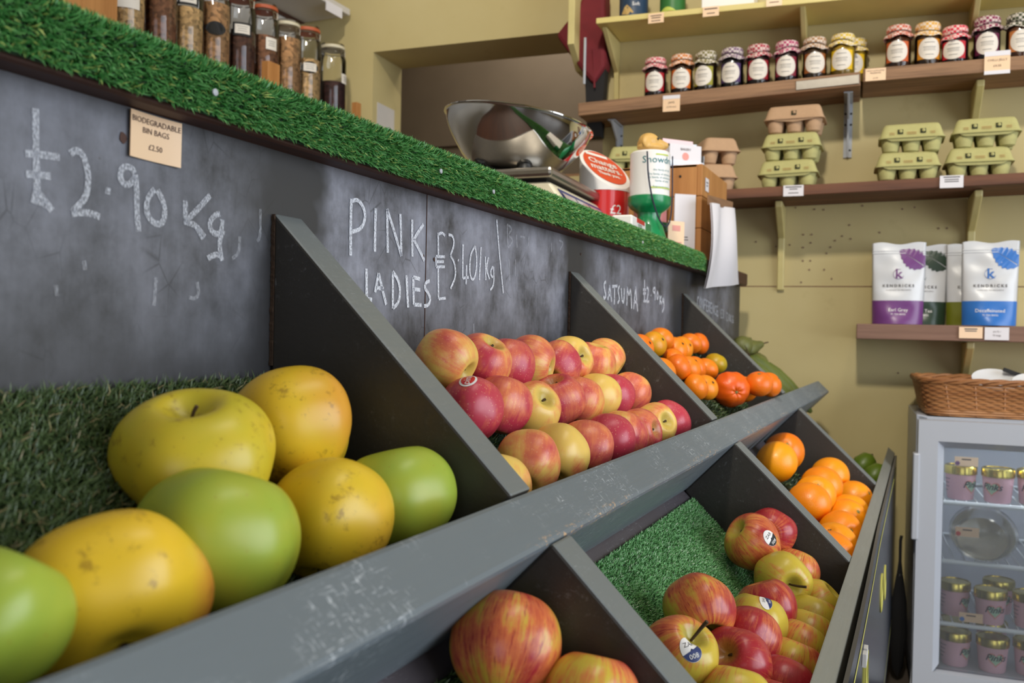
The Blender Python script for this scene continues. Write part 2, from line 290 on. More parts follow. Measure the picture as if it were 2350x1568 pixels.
# ---- measured strokes of the chalk writing (x, z on the board) and the fruit: key, position, radius, height factor, axis, ripeness, blush, seed, label, extra
CHALK={
'price_a':[[(.3462,.9406),(.3465,.9282),(.3468,.9163),(.3473,.906),(.3478,.894)],[(.3403,.9142),(.3488,.9151),(.362,.9161)],[(.3409,.9028),(.3563,.9041)],[(.3478,.8949),(.3459,.8869)],[(.3478,.894),(.3511,.8911),(.3576,.8845)],[(.3463,.8887),(.3511,.8885),(.3541,.8871)],[(.3691,.9195),(.3717,.9217),(.3753,.9222),(.3785,.9196),(.3814,.9119),(.382,.9047),(.3806,.8963),(.3764,.8907),(.371,.8854)],[(.3708,.8845),(.3786,.8861),(.3851,.8861),(.3906,.8849)],[(.3942,.9018),(.3981,.9015)],[(.4166,.9161),(.4144,.9188),(.4106,.9193),(.4065,.9177),(.4052,.9136),(.406,.9095),(.4096,.9072),(.4143,.9094),(.4169,.9146)],[(.4171,.9152),(.4184,.9057),(.4186,.8931),(.4204,.8792)],[(.4329,.9084),(.4273,.9021),(.4262,.8951),(.4279,.8899),(.432,.8864),(.4385,.8857),(.4416,.8901),(.4419,.8972),(.4394,.9029),(.4352,.9082)],[(.4597,.9047),(.46,.8965),(.4606,.8883)],[(.4828,.9117),(.4721,.9012),(.46,.8901)],[(.4618,.89),(.4695,.8893),(.4783,.8818)],[(.471,.8874),(.4769,.8806)],[(.4928,.9001),(.4876,.8984),(.4828,.8929),(.4834,.8876),(.4887,.8847),(.4947,.8867),(.4952,.8961)],[(.4965,.8886),(.493,.8816),(.4931,.8751),(.4959,.8667)],[(.4951,.8704),(.4875,.8703),(.4817,.8671)]],
'ghost':[[(.5353,.909),(.5359,.8976),(.5355,.8872),(.5325,.8843)],[(.5135,.886),(.5132,.8736),(.506,.8691)],[(.4354,.8508),(.4349,.8417),(.4338,.8322)],[(.4719,.8499),(.474,.8416),(.47,.8382),(.4644,.839)],[(.3797,.8573),(.3808,.8519)],[(.3608,.8416),(.3619,.8354)],[(.9752,.9492),(.9792,.9212)],[(.9752,.9492),(.9917,.9454),(.9774,.937),(.9951,.9319),(.9803,.9217)],[(1.0031,.9397),(1.0056,.9236)],[(1.0146,.9386),(1.029,.9389)],[(1.0408,.9413),(1.0402,.9293)],[(.9826,.9077),(.9855,.8827)],[(1.0019,.9093),(1.0018,.8883)],[(1.117,.9404),(1.1176,.929)],[(1.1441,.947),(1.1619,.9462),(1.1483,.9344)],[(.8925,.8282),(.8941,.8137)]],
'pink':[[(.6531,.9337),(.653,.9088),(.6538,.884)],[(.6545,.9323),(.664,.9345),(.6731,.9281),(.6754,.9199),(.6698,.9094),(.6554,.905)],[(.6919,.9306),(.6913,.9098),(.6917,.8907)],[(.7109,.9323),(.7119,.9121),(.7133,.8918)],[(.7109,.9323),(.7248,.9117),(.7374,.8908)],[(.7342,.9309),(.7359,.9111),(.7374,.8908)],[(.7563,.9281),(.7566,.9096),(.758,.892)],[(.7779,.926),(.7682,.9174),(.7595,.9089)],[(.7595,.9089),(.7707,.8997),(.7811,.8898)],[(.6785,.8742),(.68,.8469)],[(.68,.8469),(.6885,.8464)],[(.6986,.8713),(.696,.8632),(.6933,.8535)],[(.6986,.8713),(.7054,.8567),(.7124,.8429)],[(.695,.8579),(.7077,.8576)],[(.7227,.8747),(.724,.8397)],[(.7227,.8747),(.7331,.8672),(.7369,.8565),(.7339,.8455),(.7246,.8401)],[(.7474,.8727),(.7493,.8572),(.7517,.8415)],[(.7602,.8717),(.761,.8577),(.7623,.8447)],[(.7602,.8717),(.7737,.8707)],[(.761,.86),(.7741,.8599)],[(.7623,.8447),(.7773,.8449)],[(.7925,.8699),(.7846,.8681),(.7826,.8622),(.7903,.8576),(.7952,.8517),(.7916,.8454),(.7822,.8439)]],
'pink_price':[[(.8081,.9208),(.8094,.8974)],[(.8095,.8847),(.8116,.8524)],[(.8089,.9193),(.816,.922),(.8226,.9194)],[(.8043,.896),(.8235,.8972)],[(.8043,.896),(.8055,.8853)],[(.8053,.8906),(.8213,.8919)],[(.8055,.8853),(.8235,.8867)],[(.8116,.8524),(.8269,.854)],[(.8303,.9212),(.8399,.9212),(.8437,.9125),(.8354,.8996)],[(.8354,.8996),(.8453,.8924),(.8485,.8784),(.8372,.8645)],[(.8524,.8966),(.8538,.8955)],[(.8635,.9144),(.8634,.8958),(.8642,.8773)],[(.8642,.8773),(.8784,.8793)],[(.8724,.8924),(.8724,.8712)],[(.8919,.9151),(.8817,.9057),(.8798,.8888),(.8829,.8785),(.8904,.8768),(.8968,.8879),(.8965,.9049),(.8919,.9151)],[(.9069,.9154),(.9044,.8777)],[(.9184,.9057),(.9207,.8787)],[(.9263,.9053),(.921,.8918),(.9304,.8804)],[(.9397,.8953),(.9338,.8927),(.9332,.885),(.9393,.8832)],[(.9402,.8954),(.9425,.88),(.9398,.8721),(.933,.868)],[(.9463,.9514),(.9541,.9166),(.9686,.8658)]],
'satsuma':[[(1.3469,.9024),(1.3368,.8985),(1.3411,.8892),(1.3484,.8808),(1.342,.8746),(1.3364,.8788)],[(1.3657,.8972),(1.358,.8735)],[(1.3657,.8972),(1.3768,.8719)],[(1.3598,.882),(1.3747,.882)],[(1.3907,.8963),(1.3913,.8676)],[(1.3784,.8964),(1.4051,.8986)],[(1.4173,.8993),(1.4075,.8926),(1.4145,.8838),(1.4185,.8763),(1.408,.8705)],[(1.426,.8963),(1.4315,.8753),(1.442,.8713),(1.4427,.8968)],[(1.459,.9),(1.4587,.8682)],[(1.459,.9),(1.4707,.8832),(1.4783,.9026),(1.4865,.8639)],[(1.507,.9026),(1.4979,.8634)],[(1.507,.9026),(1.5225,.8601)],[(1.5008,.8764),(1.5185,.8763)],[(1.561,.9185),(1.5629,.8797)],[(1.5525,.9001),(1.5718,.9011)],[(1.553,.8934),(1.5712,.8943)],[(1.5571,.8795),(1.5758,.8807)],[(1.5757,.905),(1.586,.9043),(1.5866,.8967),(1.5783,.8795)],[(1.5783,.8795),(1.5939,.8804)],[(1.6039,.8928),(1.6059,.8915)],[(1.6315,.9076),(1.6184,.906),(1.619,.8983),(1.6322,.8989)],[(1.6315,.9076),(1.6334,.8842)],[(1.6486,.9024),(1.6428,.8942),(1.6487,.8857),(1.6558,.8931),(1.6486,.9024)],[(1.6648,.8952),(1.6676,.8776)],[(1.6768,.894),(1.6669,.8865),(1.6808,.879)],[(1.6912,.891),(1.6841,.8872),(1.6886,.8811),(1.6947,.8894)],[(1.6946,.8903),(1.6976,.8715),(1.6847,.864)]],
'conference':[[(1.9906,.9032),(1.9816,.9074),(1.9748,.8981),(1.9767,.8884),(1.984,.8831),(1.9923,.8861)],[(2.0063,.9059),(1.9995,.8967),(2.0014,.887),(2.0087,.8818),(2.0149,.8886),(2.0139,.8982),(2.0063,.9059)],[(2.023,.8809),(2.0206,.9048)],[(2.0206,.9048),(2.0401,.8798)],[(2.0401,.8798),(2.0377,.9038)],[(2.0455,.8795),(2.0431,.9031)],[(2.0431,.9031),(2.0601,.9021)],[(2.0443,.8913),(2.0579,.8904)],[(2.0679,.878),(2.0655,.9014)],[(2.0655,.9014),(2.0824,.9004)],[(2.0667,.8897),(2.0802,.8888)],[(2.0679,.878),(2.0849,.8768)],[(2.0904,.8764),(2.0879,.8996)],[(2.0879,.8996),(2.1033,.8964),(2.104,.8894),(2.0892,.888)],[(2.0925,.8878),(2.1072,.8752)],[(2.113,.8748),(2.1105,.8978)],[(2.1105,.8978),(2.1272,.8968)],[(2.1118,.8863),(2.1251,.8855)],[(2.113,.8748),(2.1297,.8737)],[(2.1358,.8732),(2.1333,.8959)],[(2.1333,.8959),(2.1523,.872)],[(2.1523,.872),(2.1498,.8949)],[(2.1731,.8896),(2.1645,.8935),(2.1581,.885),(2.1599,.8759),(2.1669,.8709),(2.1748,.8738)],[(2.182,.8698),(2.1796,.892)],[(2.1796,.892),(2.1958,.8911)],[(2.1808,.8809),(2.1938,.8801)],[(2.182,.8698),(2.1983,.8687)],[(2.24,.8839),(2.2348,.8875),(2.2324,.8812),(2.2341,.8659),(2.2453,.8652)],[(2.2281,.8771),(2.2392,.8764)],[(2.2511,.8859),(2.2654,.8829),(2.2568,.8759),(2.2669,.8699),(2.2535,.8644)],[(2.2842,.8621),(2.2856,.8631)],[(2.3008,.8784),(2.3095,.881),(2.3148,.8744),(2.3028,.8607),(2.3181,.8596)],[(2.3331,.8788),(2.3276,.869),(2.3355,.8582),(2.3411,.8681),(2.3331,.8788)],[(2.3536,.8567),(2.3512,.877)],[(2.366,.8761),(2.3526,.8659),(2.3684,.8557)],[(2.3921,.8708),(2.3845,.8742),(2.3792,.8646),(2.3869,.8542),(2.3937,.8577),(2.3931,.8627),(2.3873,.8631)]]}
FRUIT=[
('A1',0.3882,-0.0835,0.7442,0.0452,0.79,(-0.30,-0.12,0.95),0.55,0.1,0.11,'large dull yellow-green apple with stem showing, at the back left of the nearest upper bin','stem'),
('A2',0.4819,-0.0775,0.7537,0.0427,0.88,(0.16,0.46,0.87),0.85,0.3,0.23,'golden yellow apple with brown scuffs, leaning on the first tall divider',''),
('A3',0.3518,-0.1355,0.7097,0.0425,0.84,(0.39,-0.04,0.92),0.12,0.5,0.37,'pale green apple in the middle of the front row behind the rail',''),
('A4',0.45,-0.1319,0.7021,0.0395,0.9,(0.52,0.14,0.84),0.8,0.62,0.41,'golden apple with a rosy side, between two green apples along the rail',''),
('A5',0.5169,-0.1384,0.7065,0.0381,0.86,(0.11,0.30,0.95),0.05,0.7,0.53,'small green apple at the foot of the first tall divider',''),
('A6',0.2799,-0.1401,0.6993,0.0427,0.72,(0.36,0.77,0.52),0.9,0.95,0.67,'yellow apple flushed russet pink on its right, second from the left along the rail',''),
('A7',0.2218,-0.1482,0.7082,0.0262,0.97,(0.52,-0.09,0.85),0,0.2,0.71,'bright lime-green apple cut by the left edge of the photo',''),
('P1',0.73,-0.0556,0.7926,0.03,0.92,(0.09,-0.88,-0.47),0.2,0.1,0.12,'orange-yellow apple first in the back row, beside the tall divider','dim'),
('P2',0.7942,-0.0605,0.788,0.03,0.92,(-0.09,-0.56,0.82),0.52,0.5,0.27,'mottled red apple, second in the back row of pink apples',''),
('P3',0.8497,-0.064,0.7843,0.03,0.92,(0.27,0.01,0.96),0.78,0.8,0.31,'deep pink speckled apple, third in the back row',''),
('P4',0.9121,-0.062,0.786,0.03,0.92,(0.18,-0.96,-0.21),0.3,0.2,0.43,'orange apple with a crease, fourth in the back row',''),
('P5',0.9785,-0.0683,0.7805,0.03,0.92,(0.90,0.11,0.42),0.46,0.4,0.58,'red and orange apple below the yellow one with a hollow, in the back row',''),
('P6',1.0335,-0.0623,0.7856,0.03,0.92,(-0.32,-0.90,0.30),0.16,0.7,0.64,'yellow apple in the back row with its stem hollow turned outward','dim'),
('P7',1.1006,-0.0684,0.7801,0.03,0.92,(-0.01,-0.25,0.97),0.4,0.3,0.72,'pinkish orange apple second from the end of the back row',''),
('P8',1.1565,-0.0649,0.7842,0.03,0.92,(0.13,-0.83,-0.55),0.32,0.6,0.86,'orange-red apple at the far end of the back row against the second divider',''),
('M1',0.7097,-0.0945,0.75,0.0295,0.92,(0.50,0.11,0.86),0.7,0.4,0.15,'dark pink speckled apple with a red sticker, first in the middle row','pinksticker'),
('M2',0.7719,-0.0952,0.7493,0.0295,0.92,(0.31,-0.09,0.94),0.74,0.9,0.22,'red speckled apple, second in the middle row',''),
('M3',0.8263,-0.103,0.7418,0.0295,0.92,(-0.38,-0.75,0.55),0.25,0.15,0.35,'yellow apple showing its deep hollow, third in the middle row','dim'),
('M4',0.9064,-0.0988,0.7462,0.0295,0.92,(-0.40,0.09,0.91),0.72,0.6,0.46,'red apple with a brown bruise on top, fourth in the middle row',''),
('M5',0.9617,-0.1034,0.7417,0.0295,0.92,(0.41,-0.04,0.91),0.34,0.2,0.51,'salmon pink apple, fifth in the middle row',''),
('M6',1.0233,-0.1025,0.7433,0.0295,0.92,(0.41,-0.04,0.91),0.12,0.8,0.63,'plain yellow apple in the middle row',''),
('M7',1.0776,-0.1032,0.7405,0.0295,0.92,(0.49,-0.16,0.86),0.92,0.3,0.77,'crimson apple right after the plain yellow one in the middle row',''),
('M8',1.1488,-0.1042,0.7406,0.0295,0.92,(0.56,-0.29,0.77),0.36,0.5,0.89,'orange-red apple at the far end of the middle row',''),
('F1',0.706,-0.1523,0.7065,0.0295,0.92,(0.78,0.25,0.57),0.26,0.35,0.13,'pale peach apple with brown specks, nearest in the front row against the rail',''),
('F2',0.7757,-0.1532,0.7056,0.0295,0.92,(0.69,0.20,0.70),0.2,0.75,0.24,'pale yellow-pink apple, second in the front row',''),
('F3',0.8425,-0.1544,0.7045,0.0295,0.92,(0.57,0.16,0.80),0.44,0.45,0.36,'dull orange-red apple, third in the front row',''),
('F4',0.9125,-0.1553,0.7057,0.0295,0.92,(0.54,0.00,0.84),0.75,0.25,0.48,'red freckled apple in the middle of the front row',''),
('F5',0.9663,-0.1532,0.7047,0.0295,0.92,(0.45,-0.05,0.89),0.45,0.65,0.59,'small rosy apple wedged in the front row after the freckled red one',''),
('F6',1.0208,-0.155,0.7029,0.0295,0.92,(-0.11,-0.96,0.25),0.68,0.85,0.61,'small crimson apple with its hollow showing, third from the end of the front row','dim'),
('F7',1.0931,-0.1534,0.7054,0.0295,0.92,(-0.40,-0.85,0.35),0.2,0.05,0.74,'yellow apple with its stem hollow facing out, second from the end of the front row','dim'),
('F8',1.157,-0.1559,0.7039,0.0295,0.92,(0.56,-0.29,0.77),0.85,0.55,0.83,'red speckled apple at the far end of the front row',''),
('F0',0.6211,-0.161,0.6981,0.0295,0.92,(0.37,0.06,0.93),0.1,0.5,0.19,'yellow apple sliver tucked behind the tall divider at the start of the front row',''),
('S1',1.3734,-0.0532,0.7984,0.0225,0.85,(-0.21,-0.85,0.48),0.25,0.1,0.11,'satsuma half hidden behind the second divider, in the top row',''),
('S2',1.4715,-0.0473,0.8041,0.0225,0.85,(-0.26,-0.85,0.46),0.85,0.2,0.22,'greenish satsuma in the top row beside the second divider',''),
('S3',1.5459,-0.0388,0.8126,0.0225,0.85,(0.37,-0.35,0.86),0.4,0.3,0.33,'highest satsuma of the pile, behind the greenish one',''),
('S4',1.579,-0.0567,0.7948,0.0225,0.85,(-0.32,-0.76,0.57),0.45,0.4,0.44,'orange satsuma in the middle of the top row',''),
('S5',1.628,-0.0557,0.796,0.0225,0.85,(-0.27,-0.90,0.35),0.6,0.5,0.55,'yellowish satsuma in the middle of the top row',''),
('S6',1.7289,-0.0473,0.8041,0.0225,0.85,(0.37,-0.31,0.88),0.25,0.6,0.66,'orange satsuma near the right end of the top row',''),
('S7',1.7974,-0.0479,0.8036,0.0225,0.85,(0.26,-0.86,0.45),0.2,0.7,0.77,'satsuma at the right end of the top row by the third divider',''),
('S8',1.7778,-0.087,0.7657,0.0225,0.85,(0.11,-0.40,0.91),0.95,0.8,0.88,'lone green-yellow satsuma by the third divider',''),
('S9',1.5051,-0.0726,0.7758,0.0225,0.85,(0.27,-0.77,0.57),0.25,0.9,0.99,'large satsuma at the left of the second row',''),
('S10',1.4708,-0.0899,0.7667,0.0225,0.85,(0.21,-0.85,0.49),0.2,0.15,0.13,'satsuma tucked behind the large one in the second row',''),
('S11',1.5417,-0.0896,0.7635,0.0225,0.85,(-0.02,-0.69,0.72),0.45,0.25,0.24,'satsuma in the middle of the second row',''),
('S12',1.5832,-0.0905,0.7619,0.0225,0.85,(0.40,-0.72,0.57),0.3,0.35,0.35,'reddish satsuma right of the middle in the second row',''),
('S13',1.6576,-0.0947,0.7581,0.0225,0.85,(0.31,-0.47,0.83),0.4,0.45,0.46,'satsuma at the right of the second row, below the green-yellow one',''),
('S14',1.3704,-0.0899,0.7628,0.0225,0.85,(0.35,-0.69,0.63),0.4,0.55,0.57,'satsuma sliver low behind the second divider edge',''),
('S15',1.4741,-0.1189,0.7347,0.0225,0.85,(0.12,-0.89,0.44),0.35,0.65,0.68,'satsuma lying left of the big wrinkled clementine',''),
('S16',1.5309,-0.1225,0.7312,0.0225,0.85,(-0.39,-0.76,0.52),0.6,0.75,0.79,'yellow-orange satsuma above and behind the big wrinkled clementine',''),
('S17',1.6349,-0.1452,0.724,0.033,0.9,(-0.82,-0.55,-0.14),0,0.85,0.81,'big wrinkled red-orange clementine at the front of the satsuma bin','calyx'),
('S18',1.6969,-0.1578,0.7211,0.025,0.9,(-0.51,-0.65,0.56),0.35,0.95,0.92,'satsuma directly right of the big wrinkled clementine',''),
('S19',1.6722,-0.1883,0.7338,0.025,0.9,(-0.43,-0.06,0.90),0.2,0.05,0.14,'satsuma with a green stem button at the front of the pile','calyx'),
('S20',1.7141,-0.2004,0.7309,0.024,0.9,(0.04,-0.79,0.61),0.3,0.15,0.25,'last satsuma at the front right corner by the rail',''),
('O1',1.7131,-0.2305,0.6082,0.036,0.97,(-0.81,-0.24,0.53),0.1,0.1,0.1,'deep orange at the back of the orange bin, behind a paler one','calyx'),
('O2',1.5857,-0.2349,0.6052,0.036,0.97,(0.03,0.82,0.58),0.6,0.2,0.2,'pale orange at the top left against the bin divider',''),
('O3',1.7971,-0.304,0.558,0.036,0.97,(-0.52,-0.78,-0.35),0.5,0.3,0.3,'yellow-orange orange with a navel facing right, by the far divider','calyx'),
('O4',1.6564,-0.303,0.5589,0.036,0.97,(0.54,-0.18,0.82),0.3,0.4,0.4,'orange in the centre, in front of the one with the navel',''),
('O5',1.5612,-0.3017,0.5578,0.034,0.97,(-0.72,-0.20,0.67),0.5,0.5,0.5,'orange with a pale star-shaped stem end facing up','calyx'),
('O6',1.4782,-0.3011,0.5579,0.034,0.97,(0.86,-0.31,0.40),0.2,0.6,0.6,'orange lying against the near divider below the star-ended one',''),
('O7',1.7692,-0.3501,0.5226,0.034,0.97,(-0.23,-0.85,0.48),0.4,0.7,0.7,'orange highest against the outer rail','calyx'),
('O8',1.6382,-0.3501,0.5194,0.034,0.97,(0.27,0.01,0.96),0.5,0.8,0.8,'orange mostly hidden in the middle by the outer rail',''),
('O9',1.5757,-0.3501,0.521,0.034,0.97,(-0.53,-0.64,0.55),0.35,0.9,0.9,'glossy orange with a dark stem end, third down beside the outer rail','calyx'),
('O10',1.4547,-0.3501,0.5214,0.034,0.97,(-0.76,-0.57,0.32),0.25,0.15,0.15,'orange with an oval navel scar beside the outer rail','calyx'),
('O11',1.3494,-0.35,0.5234,0.034,0.97,(-0.57,0.14,0.81),0.45,0.25,0.25,'second lowest orange in the corner of the orange bin',''),
('O12',1.2864,-0.35,0.5245,0.034,0.97,(0.49,-0.16,0.86),0.2,0.35,0.35,'lowest orange in the corner between divider and outer rail',''),
('B1',1.1007,-0.2782,0.5717,0.034,0.9,(-0.50,0.60,0.63),0.45,0.1,0.12,'red striped apple with a black and white oval sticker, topmost in its bin','ovalsticker'),
('B2',1.1555,-0.2911,0.5746,0.031,0.9,(-0.99,-0.02,0.12),0.7,0.3,0.23,'crimson apple behind the one with the oval sticker, hollow showing','dim'),
('B3',1.1388,-0.3226,0.531,0.031,0.9,(0.39,-0.22,0.89),0.3,0.5,0.34,'orange flushed apple against the dark divider, beside the pale apple with the curled stem',''),
('B4',1.0652,-0.318,0.5402,0.033,0.9,(-0.85,-0.53,0.03),0.08,0.7,0.45,'pale russet apple with its curled stem facing out','longstem'),
('B5',1.0991,-0.353,0.5067,0.031,0.9,(0.08,-0.70,0.70),0.05,0.2,0.56,'small yellow-orange apple in the corner of divider and outer rail',''),
('B6',1.0427,-0.3531,0.5032,0.031,0.9,(0.39,-0.22,0.89),-0.12,0.4,0.67,'yellow apple by the outer rail, second down from the corner',''),
('B7',0.9869,-0.353,0.5033,0.031,0.9,(0.39,-0.22,0.89),-0.15,0.6,0.78,'lemon yellow apple by the outer rail, third down from the corner',''),
('B8',0.9322,-0.3531,0.5066,0.031,0.9,(0.44,-0.25,0.86),0.38,0.8,0.89,'dull brownish orange apple by the outer rail, below the lemon yellow one',''),
('B9',0.8148,-0.2789,0.5688,0.034,0.9,(-0.68,-0.53,-0.51),0.4,0.95,0.91,'large dark red and green striped apple lying on the bare grass mat','stem'),
('B10',0.9597,-0.318,0.5369,0.031,0.9,(0.12,0.33,0.94),0.74,0.45,0.14,'crimson apple directly below the pale one with the curled stem',''),
('B11',0.9027,-0.3159,0.5365,0.031,0.9,(0.31,-0.09,0.94),0.08,0.15,0.25,'yellow-green apple with a blue and white sticker','bluesticker'),
('B12',0.846,-0.3178,0.5385,0.031,0.9,(0.63,-0.12,0.77),0.62,0.25,0.36,'coral red apple in the middle, below the one with the blue sticker',''),
('B13',0.7216,-0.2852,0.559,0.031,0.9,(-0.34,-0.52,0.78),0.22,0.35,0.47,'yellow and red striped apple with a long stem and white sticker, by the near divider','upstem'),
('B14',0.7861,-0.318,0.5366,0.031,0.9,(-0.80,0.21,0.56),0.88,0.55,0.58,'dark red apple with its calyx hollow showing, near the bottom of the bin','dim'),
('B15',0.8758,-0.3531,0.5063,0.031,0.9,(0.39,-0.22,0.89),0.28,0.65,0.69,'orange and yellow apple by the outer rail, above the maroon one',''),
('B16',0.8193,-0.3531,0.507,0.031,0.9,(0.54,-0.18,0.82),0.95,0.75,0.81,'maroon red apple by the outer rail near the bottom of the photo',''),
('B17',0.7147,-0.3303,0.5296,0.031,0.9,(0.41,-0.04,0.91),0.2,0.85,0.92,'yellow and orange streaked apple cut by the bottom of the photo, by the near divider',''),
('B18',0.7625,-0.3531,0.5064,0.031,0.9,(0.49,-0.16,0.86),0.8,0.5,0.13,'red apple cut by the bottom of the photo, below the maroon one',''),
('C1',0.5131,-0.2249,0.6209,0.035,0.93,(0.60,0.12,0.79),.24,0.3,0.44,'big orange apple with red flecks in the bottom bin, half shaded by the rail',''),
('C2',0.5202,-0.2778,0.5928,0.031,0.93,(0.41,-0.04,0.91),.34,0.6,0.66,'orange-red striped apple at the bottom edge, beside the big flecked apple','')]

# ---------------------------------------------------------------- mesh helpers
class MB:
    def __init__(s): s.v, s.f, s.m = [], [], []
    def add(s, vs, fs, mi=0):
        b = len(s.v); s.v += [tuple(map(float, v)) for v in vs]; s.f += [tuple(i + b for i in f) for f in fs]; s.m += [mi]*len(fs); return s
    def box(s, x0, y0, z0, x1, y1, z1, mi=0, R=None, at=(0, 0, 0)):
        vs = [Vector((x, y, z)) for z in (z0, z1) for y in (y0, y1) for x in (x0, x1)]
        if R is not None: vs = [R @ v for v in vs]
        vs = [v + Vector(at) for v in vs]
        return s.add(vs, [(0, 2, 3, 1), (4, 5, 7, 6), (0, 1, 5, 4), (2, 6, 7, 3), (0, 4, 6, 2), (1, 3, 7, 5)], mi)
    def prism(s, poly, a, b, axis='x', mi=0):
        # poly: 2D outline; extruded along axis from a to b
        def P(q, t): return {'x': (t, q[0], q[1]), 'y': (q[0], t, q[1]), 'z': (q[0], q[1], t)}[axis]
        n = len(poly); vs = [P(q, a) for q in poly] + [P(q, b) for q in poly]
        return s.add(vs, [tuple(range(n))[::-1], tuple(range(n, 2*n))] + [(i, (i + 1) % n, n + (i + 1) % n, n + i) for i in range(n)], mi)
    def lathe(s, prof, seg=32, at=(0, 0, 0), mi=0, fn=None, cap0=True, cap1=True, R=None):
        vs = []
        for r, z in prof:
            for k in range(seg):
                a = 2*PI*k/seg; x, y, zz = r*math.cos(a), r*math.sin(a), z
                if fn: x, y, zz = fn(x, y, zz, a)
                q = Vector((x, y, zz)); q = R @ q if R is not None else q; vs.append(q + Vector(at))
        fs = [(i*seg + k, i*seg + (k + 1) % seg, (i + 1)*seg + (k + 1) % seg, (i + 1)*seg + k) for i in range(len(prof) - 1) for k in range(seg)]
        if cap0: fs.append(tuple(range(seg))[::-1])
        if cap1: fs.append(tuple(range((len(prof) - 1)*seg, len(prof)*seg)))
        return s.add(vs, fs, mi)
    def tube(s, pts, r, seg=6, mi=0, closed=False, r1=None):
        P = [Vector(p) for p in pts]; n = len(P); vs = []; u = None
        for i, p in enumerate(P):
            t = (P[(i + 1) % n] - P[i - 1]) if closed else (P[min(i + 1, n - 1)] - P[max(i - 1, 0)])
            t = t.normalized() if t.length > 1e-9 else Vector((0, 0, 1))
            if u is None: u = t.orthogonal().normalized()
            u = (u - t*u.dot(t)); u = u.normalized() if u.length > 1e-6 else t.orthogonal().normalized()
            w = t.cross(u); rr = r if r1 is None else r + (r1 - r)*i/max(1, n - 1)
            vs += [p + (u*math.cos(2*PI*k/seg) + w*math.sin(2*PI*k/seg))*rr for k in range(seg)]
        m = n if closed else n - 1
        fs = [(i*seg + k, i*seg + (k + 1) % seg, ((i + 1) % n)*seg + (k + 1) % seg, ((i + 1) % n)*seg + k) for i in range(m) for k in range(seg)]
        if not closed: fs += [tuple(range(seg))[::-1], tuple(range((n - 1)*seg, n*seg))]
        return s.add(vs, fs, mi)
    def grid(s, fn, nu, nv, mi=0):
        vs = [fn(i/nu, j/nv) for j in range(nv + 1) for i in range(nu + 1)]
        return s.add(vs, [(j*(nu + 1) + i, j*(nu + 1) + i + 1, (j + 1)*(nu + 1) + i + 1, (j + 1)*(nu + 1) + i) for j in range(nv) for i in range(nu)], mi)
    def ball(s, c, r, seg=16, rings=10, R=None, mi=0):
        rx, ry, rz = r if isinstance(r, (tuple, list)) else (r, r, r); vs = []
        for j in range(rings + 1):
            a = PI*j/rings
            for k in range(seg):
                b = 2*PI*k/seg; q = Vector((rx*math.sin(a)*math.cos(b), ry*math.sin(a)*math.sin(b), rz*math.cos(a))); q = R @ q if R is not None else q
                vs.append(q + Vector(c))
        return s.add(vs, [(j*seg + k, (j + 1)*seg + k, (j + 1)*seg + (k + 1) % seg, j*seg + (k + 1) % seg) for j in range(rings) for k in range(seg)], mi)
    def text(s, body, size, fn, bold=0.0, align='CENTER', mi=0, shear=0.0):
        vs, fs = glyphs(body, size, align, bold, shear); return s.add([fn(x, y) for x, y in vs], fs, mi)
    def build(s, name, mats, parent=None, smooth=True, bevel=0, angle=40, solid=0):
        me = bpy.data.meshes.new(name); me.from_pydata(s.v, [], s.f); me.validate(clean_customdata=False)
        mats = mats if isinstance(mats, (list, tuple)) else [mats]
        for m in mats: me.materials.append(m)
        if len(me.polygons) == len(s.m): me.polygons.foreach_set('material_index', s.m)
        bm = bmesh.new(); bm.from_mesh(me); bmesh.ops.remove_doubles(bm, verts=bm.verts, dist=1e-7); bmesh.ops.recalc_face_normals(bm, faces=bm.faces)
        if smooth:
            lim = math.radians(angle)
            for f in bm.faces: f.smooth = True
            for e in bm.edges:
                if len(e.link_faces) == 2 and e.calc_face_angle(0) > lim: e.smooth = False
        bm.to_mesh(me); bm.free()
        o = bpy.data.objects.new(name, me); COL.objects.link(o)
        if parent: o.parent = parent
        if bevel:
            b = o.modifiers.new('bevel', 'BEVEL'); b.width = bevel; b.segments = 2; b.limit_method = 'ANGLE'; b.harden_normals = False
        if solid:
            b = o.modifiers.new('thickness', 'SOLIDIFY'); b.thickness = solid; b.offset = 0
        return o
_gl = {}
def glyphs(body, size, align, bold, shear):
    k = (body, size, align, bold, shear)
    if k not in _gl:
        c = bpy.data.curves.new('lettering', 'FONT'); c.body = body; c.size = size; c.align_x = align; c.align_y = 'CENTER'; c.resolution_u = 2; c.offset = bold; c.shear = shear; c.space_line = .95
        o = bpy.data.objects.new('lettering', c); COL.objects.link(o); bpy.context.view_layer.update()
        me = bpy.data.meshes.new_from_object(o.evaluated_get(bpy.context.evaluated_depsgraph_get()))
        _gl[k] = ([(v.co.x, v.co.y) for v in me.vertices], [tuple(p.vertices) for p in me.polygons])
        bpy.data.objects.remove(o); bpy.data.curves.remove(c); bpy.data.meshes.remove(me)
    return _gl[k]
def tag(o, label, cat, group=None, kind=None):
    o['label'] = label; o['category'] = cat
    if group: o['group'] = group
    if kind: o['kind'] = kind
    return o
def thing(name, label, cat, loc=(0, 0, 0), rotz=0, group=None):
    o = bpy.data.objects.new(name, None); COL.objects.link(o); o.location = loc; o.rotation_euler = (0, 0, rotz); o.empty_display_size = .05
    return tag(o, label, cat, group)
def struct(o): o['kind'] = 'structure'; return o
def dup(root, loc, rotz, label, cmap=None):
    def cp(o, par):
        c = o.copy(); COL.objects.link(c)
        if par: c.parent = par
        for ch in list(o.children): cp(ch, c)
        return c
    r = cp(root, None); r.location = loc; r.rotation_euler = (0, 0, rotz); r['label'] = label; return r
def frame(o):   # a flat local frame: (x, z) -> point just in front (-y)
    return lambda x, z: (x, o, z)
